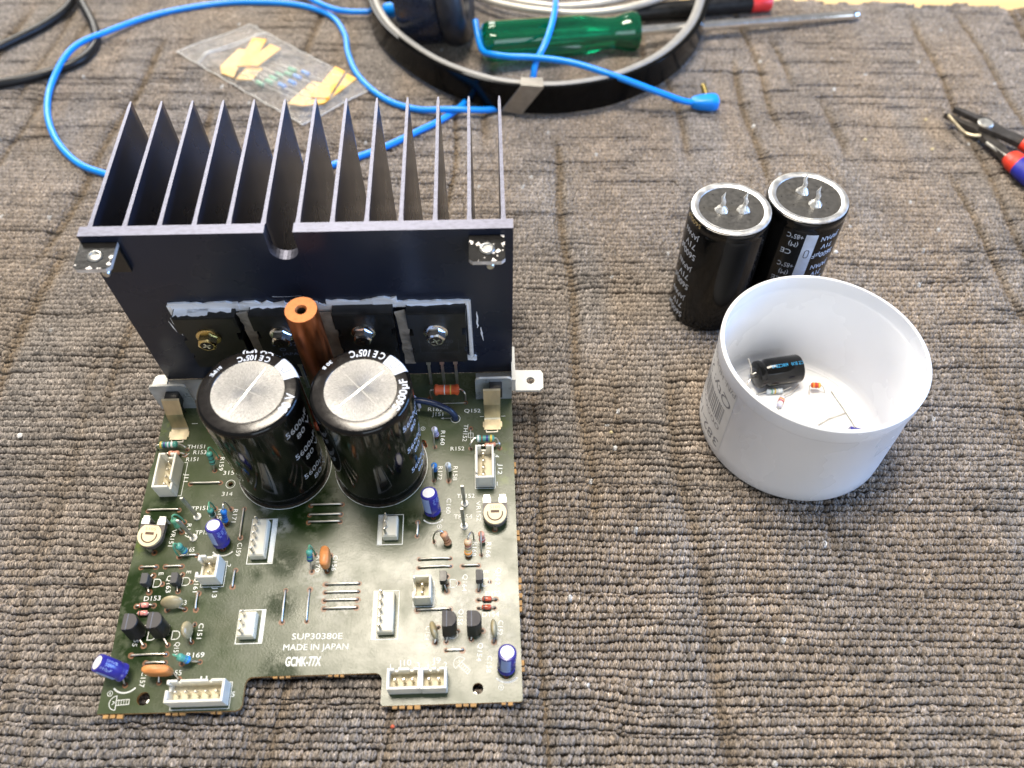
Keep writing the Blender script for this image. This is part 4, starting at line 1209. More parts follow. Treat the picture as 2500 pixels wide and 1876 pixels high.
resistor(R, 'r_blue', (111.8, 88.0), (111.4, 83.7), (111.9, 87.6, 1.4), (112.0, 86.8, 7.4), bands=[(.3, .4, 'b_navy')])
resistor(R, 'r_pale_blue', (117.3, 88.0), (117.2, 83.5), (117.4, 87.6, 1.4), (117.3, 86.8, 7.4))
resistor(R, 'r_tan', (117.6, 56.9), (112.0, 58.3), (117.5, 56.9, 1.0), (115.9, 58.6, 7.4), R_=1.4, bands=[(.3, .5, 'b_brown'), (.5, .5, 'b_brown')])
resistor(R, 'r_cream', (124.9, 51.9), (126.9, 59.0), (124.9, 52.2, 1.0), (125.0, 55.4, 8.0), R_=1.4, bands=[(.2, .6, 'b_orange'), (.38, .5, 'b_yellow'), (.55, .4, 'b_dark'), (.7, .4, 'b_red'), (.84, .4, 'b_orange')])
resistor(R, 'r_pink', (130.2, 57.6), (129.8, 52.5), (130.2, 57.4, 1.4), (129.9, 58.2, 7.4), bands=[(.25, .5, 'b_red'), (.42, .4, 'b_white'), (.58, .4, 'b_red')])
def flat_resistor(name, m_, a, b, ha, hb, R_, bands, H=None):
    a, b = Vector(a), Vector(b)
    c = resistor(name, m_, None, None, a, b, R_, bands=bands)
    u = (b - a).normalized()
    for (p, h, sgn) in ((a, ha, -1), (b, hb, 1)):
        h = Vector((h[0], h[1], 0))
        mb = MB().tube(spline([p - u * sgn * .2, p + u * sgn * .8, Vector((h.x, h.y, p.z - .5)) , h + Vector((0, 0, .6)), h + Vector((0, 0, -.8))], 5), .33, 7)
        build('lead', mb, 'tin', c)
flat_resistor('banded_resistor', 'r_teal', (2.2, 101.0, 3.0), (9.4, 101.1, 3.0), (0.6, 100.6), (12.3, 100.2), 1.3, [(.12, .8, 'b_yellow'), (.3, .8, 'b_navy'), (.5, .6, 'r_pale'), (.72, 1.0, 'b_white')])
flat_resistor('banded_resistor', 'r_pink', (6.0, 97.8, 1.8), (10.4, 97.8, 1.8), (4.6, 97.8), (12.0, 97.7), 1.0, [(.4, .5, 'b_red'), (.65, .5, 'b_red')])
flat_resistor('banded_resistor', 'r_teal', (128.3, 99.7, 4.2), (135.6, 99.6, 4.2), (126.0, 97.5), (137.5, 97.3), 1.35, [(.12, .9, 'b_white'), (.32, .6, 'b_brown'), (.6, .9, 'b_navy'), (.82, .9, 'b_yellow')])
flat_resistor('banded_resistor', 'r_pink', (131.6, 97.6, 2.2), (136.0, 98.0, 2.4), (129.6, 97.6), (137.8, 98.4), 1.0, [(.5, .5, 'b_red')])
flat_resistor('power_resistor', 'r_orange', (111.2, 122.0, 6.0), (121.6, 121.9, 6.0), (109.6, 121.8), (124.0, 120.2), 2.25, [(.42, .45, 'b_white'), (.66, .5, 'b_yellow')])
flat_resistor('power_resistor', 'r_orange', (66, 108.0, 4.0), (75.6, 108.0, 4.0), (64.4, 107.8), (77.4, 107.8), 2.1, [(.42, .45, 'b_white')])

# ---- diodes
for (x0, y0, x1, y1, m_) in [(5.6, 36.6, 11.8, 36.9, 'diode_pink'), (6.8, 33.8, 11.0, 33.9, 'diode_pink'), (128.3, 35.5, 134.9, 35.4, 'diode_red'), (128.4, 32.4, 134.4, 32.4, 'diode_red')]:
    a, b = Vector((x0, y0, 1.2)), Vector((x1, y1, 1.2)); u = (b - a).normalized(); mid = (a + b) / 2
    p1 = mid - u * 1.75
    mb = MB().lathe([(.3, 0), (.7, .15), (.92, .5), (.92, 3.0), (.7, 3.35), (.3, 3.5)], 16, p1, xf=axis_xf(a, b))
    c = build('glass_diode', mb, m_, amp)
    mb = MB().lathe([(.9, .6), (.95, .65), (.95, 1.05), (.9, 1.1)], 16, p1, xf=axis_xf(a, b)); build('cathode_band', mb, 'b_dark', c)
    for p, q in ((p1, a), (p1 + u * 3.5, b)):
        mb = MB().tube(spline([p, p + (q - p) * .6, Vector((q.x, q.y, .7)), Vector((q.x, q.y, -.8))], 4), .27, 6)
        build('lead', mb, 'tin', c)

# ---- test pins
for (x, y, tx, ty) in [(21.5, 71.0, 20.2, 71.8), (21.5, 62.4, 20.4, 63.0), (123.5, 73.5, 123.2, 73.7), (123.3, 64.2, 123.1, 64.6)]:
    h = 15.4
    q = lambda cx, cy, z, a, b: [(cx - a, cy - b, z), (cx + a, cy - b, z), (cx + a, cy + b, z), (cx - a, cy + b, z)]
    mb = MB().loft([q(x, y, -.5, .55, .35), q(x + (tx - x) * .9, y + (ty - y) * .9, h - .6, .62, .38), q(tx, ty, h, .5, .3)])
    c = build('test_pin', mb, 'dull_steel', amp)
    mb = MB().lathe([(1.55, 0.05), (1.6, .3), (1.4, .5), (.9, .45), (.6, .9)], 8, (x, y, 0)); build('collar', mb, 'bracket_white', c)

# ---- trimmers
def trimmer(cx, cy, rz):
    pts = [(-4.6, 5.6), (-4.6, 0.0)] + circ(0, 0, 4.6, 14, 180, 360) + [(4.6, 5.6), (1.4, 5.6), (1.4, 4.4), (-1.4, 4.4), (-1.4, 5.6)]
    tilt = 0.10
    def T(u, v, w):
        z = 5.2 - w + v * tilt
        return (cx + u * math.cos(rz) - v * math.sin(rz), cy + u * math.sin(rz) + v * math.cos(rz), z)
    mb = MB(); mb.plate(pts, [], T, 1.9)
    c = build('trimmer', mb, 'trim_body', amp)
    mb = MB()
    dial = circ(0, 0, 4.35, 28, 125, 415)
    mb.plate(dial, [], lambda u, v, w: T(u, v, w - 1.0), 0.98)
    d = build('dial', mb, 'trim_dial', c)
    mb = MB()
    to = lambda u, v: T(u, v, -1.04)
    stroke(mb, circ(0, -0.1, 2.8, 18, 170, 370), 0.45, to)
    stroke(mb, [(-1.3, 0.5), (1.3, 0.5)], 1.0, to)
    build('dial_slot', mb, 'trim_groove', d)
    mb = MB(); put_text(mb, '5105', (-2.0, 2.2), (2.0, 2.2), 1.1, to); build('dial_marking', mb, 'r_tan', d)
    for sx in (-3.0, 3.0):
        mb = MB()
        mb.plate([(sx - 1.5, 4.2), (sx + 1.5, 4.2), (sx + 1.5, 6.2), (sx + 1.2, 6.4), (sx + 1.2, 7.4), (sx - 1.2, 7.4), (sx - 1.2, 6.4), (sx - 1.5, 6.2)], [], lambda u, v, w: T(u, v, w - 0.35), 0.33)
        a = T(sx, 7.3, 0.0)
        mb.box(a[0] - .6, a[0] + .6, a[1] - .25, a[1] + .2, -0.5, a[2] + .2)
        build('tab', mb, 'white_tab', c)
    a = T(0, -4.3, 1.0)
    mb = MB().box(a[0] - .7, a[0] + .7, a[1] - .25, a[1] + .25, -0.5, a[2]); build('leg', mb, 'tin', c)
trimmer(7.3, 61.6, -0.10)
trimmer(135.2, 66.7, 0.0)

# ---- small flat transistors and round-backed transistors
for (cx, cy, zb, ht, legs, dark) in [(8.4, 45.3, 1.2, 4.2, [(9.1, 41.9), (9.3, 48.1), (9.2, 45)], 0), (19.1, 45.2, 1.2, 4.2, [(19.5, 41.8), (19.8, 48.1), (19.6, 45)], 0),
                               (116.0, 42.4, 3.2, 4.0, [(117, 38.9), (117.3, 41.8), (117.2, 44.6)], 1), (129.0, 42.4, 3.2, 4.0, [(128.5, 38.8), (129.2, 42), (129.2, 45)], 0)]:
    mb = MB()
    a = [(cx - 1.2, cy - 2.0), (cx + .9, cy - 2.0), (cx + 1.4, cy - 1.4), (cx + 1.4, cy + 1.4), (cx + .9, cy + 2.0), (cx - 1.2, cy + 2.0)]
    mb.loft([[(p[0], p[1], zb) for p in a], [(p[0], p[1], zb + ht - .2) for p in a], [(cx + (p[0] - cx) * .9, cy + (p[1] - cy) * .95, zb + ht) for p in a]])
    c = build('small_transistor', mb, 'epoxy' if dark else 'epoxy_grey', amp)
    for k, l in enumerate(legs):
        mb = MB().tube([(cx, cy + (-1.3, 1.3, 0)[k] if not dark else cy + (k - 1) * 1.3, zb + .1), (l[0], l[1], .9), (l[0], l[1], -.8)], .28, 6)
        build('leg', mb, 'tin', c)
for (cx, cy, legs, lx) in [(8.6, 27.6, [(11.1, 22.7), (10.6, 26.2), (10.6, 29.4)], -.5), (17.0, 27.9, [(19.5, 22.6), (19.0, 26.2), (19.0, 29.4)], -.5), (117.9, 25.4, [(117, 20.7), (119.2, 24.3), (118.6, 27.4)], .2), (126.6, 25.2, [(125.7, 21.2), (127.6, 24.3), (127.4, 27.4)], 0.1)]:
    sh = [(-2.1, -2.6), (-1.7, -3.0)] + circ(0, 0, 3.05, 14, -68, 68) + [(-1.7, 3.0), (-2.1, 2.6)]
    mb = MB()
    mb.loft([[(cx + p[0] * .96, cy - .6 + p[1] * .96, 1.6) for p in sh], [(cx + p[0], cy - .5 + p[1], 2.2) for p in sh], [(cx + lx + p[0], cy + .8 + p[1], 9.2) for p in sh], [(cx + lx + p[0] * .93, cy + .85 + p[1] * .93, 9.6) for p in sh]], 0, capmi=1)
    c = build('round_backed_transistor', mb, ['epoxy', 'epoxy_top'], amp)
    for k, l in enumerate(legs):
        mb = MB().tube([(cx, cy - 1.6 + k * 1.4, 1.8), (l[0], l[1], .9), (l[0], l[1], -.8)], .3, 6)
        build('leg', mb, 'tin', c)
    mb = MB().add([(cx + lx - .55, cy - 2.0, 9.62), (cx + lx - .4, cy - 2.0, 9.62), (cx + lx - .4, cy + 3.6, 9.62), (cx + lx - .55, cy + 3.6, 9.62)], [(0, 1, 2, 3)])
    build('mould_line', mb, 'engrave', c)

# ---- dipped disc capacitors
def disc_cap(c0, nrm, R_, thick, holes, stretch=1.0, top=1.0):
    c0 = Vector(c0); n = Vector(nrm).normalized()
    up_ = Vector((0, 0, 1)); up_ = (up_ - n * up_.dot(n)).normalized(); sd = up_.cross(n)
    mb = MB(); rings = []
    prof = [(0.0, -1.0), (.45, -.93), (.78, -.7), (.96, -.32), (1.0, 0), (.96, .32), (.78, .7), (.45, .93), (0.0, 1.0)]
    for (rr, tt) in prof:
        rr = max(rr, .001)
        rings.append([c0 + n * tt * thick / 2 + (sd * math.cos(a) * stretch + up_ * math.sin(a) * top * (1.0 if math.sin(a) > 0 else .92)) * R_ * rr for a in [2 * math.pi * i / 24 for i in range(24)]])
    mb.loft(rings, 0, True, False)
    c = build('disc_capacitor', mb, 'disc_olive', amp)
    for k, h in enumerate(holes):
        h = Vector((h[0], h[1], 0))
        st = c0 - up_ * R_ * .75 + sd * R_ * (.45 if k else -.45)
        if (st - h).length > (c0 - up_ * R_ * .75 - sd * R_ * (.45 if k else -.45) - h).length: st = c0 - up_ * R_ * .75 - sd * R_ * (.45 if k else -.45)
        mb = MB().tube([st, Vector((h.x, h.y, 1.0)), Vector((h.x, h.y, -.8))], .3, 6)
        build('leg', mb, 'tin', c)
disc_cap((19.7, 36.4, 4.3), (0.12, -1, .55), 3.4, 2.2, [(16.9, 35.2), (23.3, 35.1)], 1.15, .9)
disc_cap((26.9, 26.4, 4.4), (1, 0.05, .25), 3.2, 2.4, [(27.6, 29.7), (27.6, 23.3)], .95)
disc_cap((112.9, 23.8, 4.4), (1, 0.25, .1), 3.3, 2.4, [(113, 20.5), (114.2, 26)], .95, 1.1)
disc_cap((133.9, 23.8, 4.4), (1, 0.02, .1), 3.3, 2.2, [(133.7, 20.1), (133.9, 26.6)], .95, 1.1)
# ---- orange film capacitors
def film_cap(p0, p1, zb, ht, th, holes):
    p0, p1 = Vector((*p0, 0)), Vector((*p1, 0)); u = (p1 - p0).normalized(); n = Vector((-u.y, u.x, 0))
    L_ = (p1 - p0).length; mid = (p0 + p1) / 2; mb = MB(); rings = []
    for (k, zz) in [(.75, 0), (.93, .12), (1, .3), (1, .72), (.92, .9), (.7, 1.0)]:
        ring_ = []
        for i in range(24):
            a = 2 * math.pi * i / 24
            cx = math.copysign(abs(math.cos(a)) ** .6, math.cos(a)); sy = math.copysign(abs(math.sin(a)) ** .75, math.sin(a))
            q = mid + u * cx * (L_ / 2 - (1 - k) * th * .5) + n * sy * th / 2 * k
            ring_.append((q.x, q.y, zb + ht * zz))
        rings.append(ring_)
    mb.loft(rings, 0, True)
    c = build('film_capacitor', mb, 'film_orange', amp, angle=60)
    for h in holes:
        q = mid + u * (Vector((h[0], h[1], 0)) - mid).dot(u) * .75
        mb = MB().tube([(q.x, q.y, zb + .4), (h[0], h[1], .8), (h[0], h[1], -.8)], .3, 6)
        build('leg', mb, 'tin', c)
film_cap((14.9, 12.8), (24.4, 12.6), 2.0, 6.0, 3.2, [(19, 10.1), (25.5, 10.8)])
film_cap((72.7, 47.6), (72.5, 55.4), 1.6, 5.6, 3.6, [(73.1, 47.9), (73.6, 54.2)])

# ---- link wire J151 and loose ends behind the right-hand capacitor
mb = MB().tube(spline([(97, 114.5, 4), (101, 116.0, 7.0), (106, 115.6, 8.2), (112, 114.2, 7.6), (117, 112.8, 5.4), (119.4, 111.7, 2.6), (119.8, 111.4, -0.5)], 8), 1.3, 12)
build('link_wire', mb, 'navy_wire', amp)
mb = MB().tube(spline([(99, 118.5, 3), (101.5, 119.5, 6.5), (104.2, 118.2, 4.0), (105, 117.2, 0.2)], 6), .7, 8)
build('link_wire', mb, 'r_pale', amp)
mb = MB().tube(spline([(106.0, 101.4, -.5), (107.0, 100.6, 1.8), (107.9, 99.6, 2.2), (108.0, 98.6, -.5)], 5), .4, 7)
build('jumper_wire', mb, 'copper', amp)
mb = MB()
for k in range(60):                                  # trimmed solder tails under the board
    x, y = random.uniform(3, 140), random.choice([random.uniform(2, 20), random.uniform(20, 120)])
    if 47 < x < 96 and y < 12: continue
    mb.lathe([(.75, -1.6), (.5, -2.1), (.25, -2.9)], 7, (x, y, 0))
build('solder_tails', mb, 'solder', amp, kind='stuff')

# ------------------------------------------------------------------ loose capacitors standing on the carpet
def loose_cap(x, y, terms, label, stripe, prints, blob_seed):
    c = empty('loose_capacitor', (x, y, 0), (0, 0, 0), label, 'capacitor', 'pulled capacitors standing upside down')
    Rr, H = 17.5, 60.0
    mb = MB().lathe([(15.6, 0.2), (16.8, .25), (17.3, .9), (17.45, 2.0), (17.5, 4), (17.5, H - 6), (17.2, H - 5), (17.1, H - 4.2), (17.45, H - 3), (17.5, H - 1.2), (17.2, H - .5), (16.6, H - .2)], 72)
    build('sleeve', mb, 'sleeve', c)
    mb = MB().lathe([(17.0, H - .8), (16.9, H + .2), (16.2, H + .65), (14.9, H + .6), (13.9, H + .1), (13.5, H - .9)], 72)
    build('rolled_rim', mb, 'rim_alu', c)
    mb = MB().lathe([(14.4, H - 1.6), (14.3, H - .15), (.001, H - .1)], 64)
    build('end_plug', mb, 'rubber_black', c)
    rr = random.Random(blob_seed)
    for (tx, ty) in terms:
        dx, dy = tx - x, ty - y
        mb = MB()
        blob = [(2.9, 0), (2.8, .7), (2.1, 1.7), (1.3, 2.6), (.8, 3.3)]
        n = 14
        rings = [[(dx + r_ * (1 + rr.uniform(-.14, .14)) * math.cos(2 * math.pi * i / n), dy + r_ * (1 + rr.uniform(-.14, .14)) * math.sin(2 * math.pi * i / n), H - .65 + z) for i in range(n)] for (r_, z) in blob]
        mb.loft(rings, 0, True)
        mb.tube([(dx, dy, H + 1.0), (dx + .3, dy + .3, H + 4.0), (dx - .3, dy + .9, H + 6.0), (dx + .5, dy + 1.6, H + 8.0)], [1.15, 1.0, .8, .12], 7)
        build('solder_terminal', mb, 'solder', c)
    mb = MB()
    if stripe:
        a0, a1 = stripe
        for k in range(6):
            t0_, t1_ = math.radians(a0 + (a1 - a0) * k / 6), math.radians(a0 + (a1 - a0) * (k + 1) / 6)
            q = [(17.54 * math.cos(t), 17.54 * math.sin(t), z) for t, z in ((t0_, 4), (t1_, 4), (t1_, H - 6.2), (t0_, H - 6.2))]
            mb.add(q, [(0, 1, 2, 3)], 0, True)
        am = math.radians((a0 + a1) / 2)
        for zc in (43, 27, 11):
            T = lambda p, q: (17.58 * math.cos(am + p / 17.58), 17.58 * math.sin(am + p / 17.58), zc + q)
            stroke(mb, [(-.9, -1.4), (-.5, -2.1), (.5, -2.1), (.9, -1.4), (.9, 1.4), (.5, 2.1), (-.5, 2.1), (-.9, 1.4)], .4, T, 1, closed=True)
    for (s_, a, z, h, w, mi) in prints:
        wrap_text(mb, s_, a, z, h, 17.56, mi, w, True)
    build('sleeve_lettering', mb, ['sleeve_print', 'stripe_mark', 'gold_print'], c)
    return c
pr = []
for k in range(3):
    z = 43.5 - 18 * k
    pr += [('5600\u00b5F', -143, z - 2.5, 3.2, 12.5, 0), ('71V', -147, z + 2.8, 3.2, 7, 0), ('JAPAN', -144, z + 8.0, 2.6, 10, 0)]
pr += [('5600\u00b5F', -146, 58.3, 2.2, 10.5, 2)]
loose_cap(238.7, 184.8, [(234.3, 184.0), (243.7, 183.7)], 'upside-down black capacitor nearer the circuit board, no stripe showing', None, pr, 3)
pr = []
for k in range(3):
    z = 46 - 16.5 * k
    pr += [('+85\u00b0C', -104, z + 6, 2.4, 7, 0), ('(M)', -108, z + 1.5, 2.4, 4, 0), ('CE', -114, z - 3, 2.6, 4.5, 0), ('JAPAN', -48, z + 5, 2.6, 9, 0), ('71V', -55, z + 0.5, 2.6, 5.5, 0), ('5600\u00b5F', -47, z - 4.5, 2.8, 11, 0)]
loose_cap(273.5, 191.2, [(271.8, 195.0), (275.3, 186.6)], 'upside-down black capacitor with a pale stripe down its side, behind the white tub', (-101, -84), pr, 8)

# ------------------------------------------------------------------ white plastic tub
TX, TY, TR, TH = 262.6, 113.9, 38.7, 51.4
tub = empty('plastic_tub', (TX, TY, 0), label='round white plastic tub open at the top holding a few old parts', cat='tub')
mb = MB().lathe([(34.5, 0.6), (36.6, 0.1), (38.0, 0.7), (38.6, 2.2), (38.7, 8), (38.7, TH - 8.2), (39.1, TH - 7.4), (39.35, TH - 6.6), (39.35, TH - .6), (38.7, TH - .1), (38.3, TH), (37.9, TH - .3), (37.8, TH - 6), (37.5, TH - 6.8), (37.2, TH - 7.4), (37.1, 6), (36.7, 3.2), (35.4, 1.9), (33.6, 1.75), (33.2, 2.1), (32.4, 2.1), (32.0, 1.7), (0.001, 1.6)], 120)
build('tub_body', mb, 'tub_white', tub)
mb = MB(); ink = MB()
LA0, LA1, LZ0, LZ1 = 148, 205, 4.5, 45.5
def lab(u, v, e=0.06):
    """u along the label (degrees), v height"""
    a = math.radians(u); R_ = 38.75 + e
    return (R_ * math.cos(a), R_ * math.sin(a), v)
n = 20; c = 2.0
for k in range(n):
    u0, u1 = LA0 + (LA1 - LA0) * k / n, LA0 + (LA1 - LA0) * (k + 1) / n
    z0 = LZ0 + (1.5 if k == n - 1 else 0); z1 = LZ1 - (1.5 if k == n - 1 else 0)
    mb.add([lab(u0, LZ0 if k < n - 1 else LZ0), lab(u1, z0), lab(u1, z1), lab(u0, LZ1)], [(0, 1, 2, 3)], 0, True)
build('sticker', mb, 'label_paper', tub, angle=0)
def lab_text(s_, a_start, z, h, w, mi):
    v, f = text_mesh(s_)
    sc_ = w / v[:, 0].max()
    ink.add([lab(a_start - math.degrees(p[0] * sc_ / 38.8), z - (p[1] - .5) * h, .1) for p in v], f, mi)
lab_text('382-1481', 203, 9.0, 4.6, 33, 0)
lab_text('Qty: 2', 203, 34.0, 4.4, 24, 0)
lab_text('00002001', 200, 17.2, 2.6, 30, 1)
lab_text('P/N: HDB-0052', 204, 41.8, 2.4, 30, 1)
rr = random.Random(2); a = 199.5
while a > 156:
    w = rr.choice([.35, .35, .7, 1.05]); 
    ink.add([lab(a, 20, .1), lab(a - w, 20, .1), lab(a - w, 30.0, .1), lab(a, 30.0, .1)], [(0, 1, 2, 3)], 0)
    a -= w + rr.choice([.4, .5, .9, 1.2])
build('sticker_print', ink, ['label_ink', 'label_ink_grey'], tub)

# contents of the tub, each one loose on its floor
FZ = 1.75
cap2 = empty('black_capacitor', (0, 0, 0), label='black electrolytic capacitor lying on its side in the white tub', cat='capacitor')
p, q = Vector((250.6, 135.2, FZ + 6.3)), Vector((270.8, 138.4, FZ + 6.3))
xf = axis_xf(p, q)
mb = MB().lathe([(5.3, 0), (6.0, .5), (6.2, 2.0), (5.6, 3.2), (5.6, 3.8), (6.3, 5.0), (6.3, 19.4), (5.9, 20.2), (5.0, 20.4)], 40, p, xf=xf)
cap2_b = build('sleeve', mb, 'sleeve', cap2)
mb = MB()
X0 = xf @ Vector((1, 0, 0)); Y0 = xf @ Vector((0, 1, 0)); Zd = (q - p).normalized()
def on_can(s_, along, ang0, h, w):
    v, f = text_mesh(s_); sc_ = w / v[:, 0].max(); out = []
    for t in v:
        aa = ang0 + (t[1] - .5) * h / 6.3
        vec = Vector((0, 0, 1)) * math.cos(aa) + (Zd.cross(Vector((0, 0, 1)))).normalized() * math.sin(aa)
        out.append(p + Zd * (along - t[0] * sc_) + vec * 6.34)
    mb.add(out, f, 0)
on_can('608CZBU0', 13.0, 0.25, 1.5, 7.5); on_can('CZ BU0', 20.0, 0.25, 1.5, 5.5)
build('sleeve_lettering', mb, 'cyan_print', cap2)
mb = MB().tube(spline([p + Vector((0, 0, 1.5)), p - Zd * 2 + Vector((0, 0, 1.2)), p - Zd * 3.2 + Vector((0.4, 1.0, 5)), p - Zd * 5.2 + Vector((0.5, 2.8, 9))], 5), .32, 7)
mb.tube(spline([p + Vector((0, 0, -1.5)), p - Zd * 2.5 + Vector((0, -1.5, -1.0)), p - Zd * 4.5 + Vector((0, -4, -2.8))], 5), .32, 7)
build('lead', mb, 'tin', cap2)
def loose_resistor(p1, p2, m_, bands, la, lb, label, R_=1.2):
    e = empty('loose_resistor', label=label, cat='resistor', group='resistors loose in the tub')
    p1, p2 = Vector(p1), Vector(p2); H = (p2 - p1).length; xf = axis_xf(p1, p2)
    mb = MB().lathe([(.3, -.1), (R_ * .8, .1), (R_ * 1.04, .5), (R_ * .9, 1.5), (R_ * .9, H - 1.5), (R_ * 1.04, H - .5), (R_ * .8, H - .1), (.3, H + .1)], 18, p1, xf=xf)
    build('resistor_body', mb, m_, e)
    for (t, w, k) in bands:
        mb = MB().lathe([(R_ * .8, H * t - w / 2), (R_ * 1.07, H * t - w / 2 + .02), (R_ * 1.07, H * t + w / 2 - .02), (R_ * .8, H * t + w / 2)], 18, p1, xf=xf); build('colour_band', mb, k, e)
    for path in (la, lb):
        mb = MB().tube(spline(path, 5), .28, 6); build('lead', mb, 'tin', e)
z = FZ + 2.2
loose_resistor((275.2, 131.0, z + 1.2), (279.2, 130.7, z + 1.2), 'r_orange', [(.2, .6, 'b_orange'), (.5, .6, 'b_red'), (.82, .7, 'b_yellow')], [(275.2, 131, z + 1.2), (274.4, 130.6, z + 1), (274.6, 128.2, FZ + .4)], [(279.2, 130.7, z + 1.2), (280.3, 130.4, z + .8), (281.6, 128.9, FZ + .4)], 'orange and yellow banded resistor alone at the far side of the tub floor')
z = FZ + 1.4
loose_resistor((255.6, 129.6, z), (262.8, 130.0, z), 'r_pale_blue', [(.3, .5, 'r_green'), (.5, .5, 'b_yellow'), (.75, .6, 'b_white')], [(255.6, 129.6, z), (253.8, 129.4, z - .6), (250.5, 128.6, z - .9)], [(262.8, 130.0, z), (264.5, 130.6, z), (267.0, 131.8, z + .2)], 'pale grey resistor lying beside the black capacitor in the tub')
loose_resistor((262.0, 126.4, z), (259.2, 121.4, z), 'r_pale', [(.3, .6, 'b_orange'), (.5, .5, 'b_red'), (.8, .6, 'b_white')], [(262.0, 126.4, z), (263.4, 127.4, z), (266.6, 129.0, z), (270.6, 132.6, z + .4)], [(259.2, 121.4, z), (258.4, 119.8, z), (257.6, 118, z - .5)], 'grey resistor with red and orange bands slanting across the tub floor')
for (a, b, lbl) in [((271.6, 110.2, FZ + .4), (287.4, 117.6, FZ + .5), 'short snipped wire lead in the middle of the tub floor'), ((284.6, 129.6, FZ + .6), (290.0, 109.6, FZ + .6), 'snipped wire lead lying along the right side of the tub floor')]:
    mb = MB().tube([a, ((a[0] + b[0]) / 2, (a[1] + b[1]) / 2 + .9, a[2]), b], .33, 7)
    build('snipped_lead', mb, 'tin', label=lbl, cat='wire', group='snipped leads in the tub')
bc = empty('blue_capacitor', label='small blue capacitor half hidden behind the near rim of the tub', cat='capacitor')
p, q = Vector((284.4, 105.4, FZ + 3.2)), Vector((293.0, 102.6, FZ + 3.2))
mb = MB().lathe([(2.8, 0), (3.1, .4), (3.1, 1.4), (2.9, 1.8), (3.1, 2.3), (3.1, 8.4), (2.6, 8.9)], 28, p, xf=axis_xf(p, q)); build('sleeve', mb, 'blue_sleeve', bc)
mb = MB().lathe([(2.5, 8.85), (2.4, 9.0), (.001, 9.02)], 24, p, xf=axis_xf(p, q)); build('top_disc', mb, 'alu_top', bc)

# ------------------------------------------------------------------ blue headphone cable with plug
cable = empty('headphone_cable', label='bright blue cable looping across the carpet to an angled jack plug', cat='cable')
main = [(-76.5, 291.8, 1.9), (-94.8, 302.6, 1.9), (-112.9, 324.4, 1.9), (-126.2, 352.0, 1.9), (-131.6, 381.4, 3.2), (-126.0, 411.0, 7.8), (-112.0, 437.0, 4.5), (-85.5, 463.5, 1.9), (-48.5, 476.2, 1.9), (-20.1, 477.4, 1.9), (9.2, 472.2, 1.9), (31.4, 457.4, 1.9), (42.9, 433.4, 1.9), (47.1, 410.8, 1.9), (56.1, 383.9, 1.9), (73.5, 359.4, 1.9), (93.6, 347.4, 2.2), (115.8, 342.2, 5.2), (135.1, 344.4, 3.0), (147.5, 350, 2.0), (156, 357, 2.0), (162.5, 360, 9), (165.5, 366, 20), (172, 377, 27.5), (176.5, 393, 30.5), (179.5, 412, 30), (181.5, 435, 25), (183, 470, 20), (183, 495, 16)]
head = [(18, 283.5, 1.9), (-15, 276.5, 1.9), (-50, 281.5, 1.9)]
loop = [(126, 380, 2.0), (122.6, 354.7, 2.0), (110.3, 338.5, 1.9), (94.4, 325.3, 1.9), (76.5, 311.3, 1.9), (61.5, 302.4, 1.9), (45.4, 294.5, 1.9)] + head + main
mb = MB().tube(spline(loop, 7), 1.9, 12)
build('cable_run', mb, 'blue_cable', cable)
mb = MB().tube(spline([(129.5, 412, 22), (131.8, 399, 15), (134.5, 385, 16.5), (140, 375, 20.5), (150, 368.5, 22.8), (165, 366, 23.4), (187, 360, 23.2), (212, 350, 20), (236, 345, 13), (252, 344.5, 7.0), (262, 345.5, 4.6)], 7), 1.9, 12)
build('cable_run', mb, 'blue_cable', cable)
mb = MB().tube(spline([(4, 492, 6), (9.5, 483, 6), (22.5, 467.5, 5.9), (39.1, 458.4, 5), (60, 456.5, 5), (72, 456, 6)], 7), 1.9, 12)
build('cable_run', mb, 'blue_cable', cable)
mb = MB()
ax = Vector((1, 0.02, 0)); o = Vector((258, 346.0, 4.6)); sd = Vector((0, 1, 0))
rings = []
for (t, w, h) in [(0, 2.4, 2.4), (1.5, 3.6, 3.0), (4.5, 4.4, 3.6), (11, 5.2, 4.1), (14.5, 5.0, 4.0), (16, 4.0, 3.2)]:
    rings.append([o + ax * t + sd * (w * math.copysign(abs(math.cos(a)) ** .6, math.cos(a))) + Vector((0, 0, h * math.copysign(abs(math.sin(a)) ** .6, math.sin(a)))) for a in [2 * math.pi * i / 16 for i in range(16)]])
mb.loft(rings, 0, True)
pl = build('jack_plug', mb, 'blue_cable', cable, angle=50)
p, q = Vector((268, 350.2, 5.2)), Vector((265.2, 360.5, 11.5))
mb = MB().lathe([(2.2, 0), (2.2, 1.2), (1.75, 1.3), (1.75, 4.0), (1.6, 4.1), (1.6, 4.5), (1.75, 4.6), (1.75, 7.0), (1.55, 7.1), (1.55, 7.5), (1.75, 7.6), (1.5, 8.4), (.4, 9.2)], 16, p, xf=axis_xf(p, q))
build('jack_contact', mb, 'dull_gold', pl)

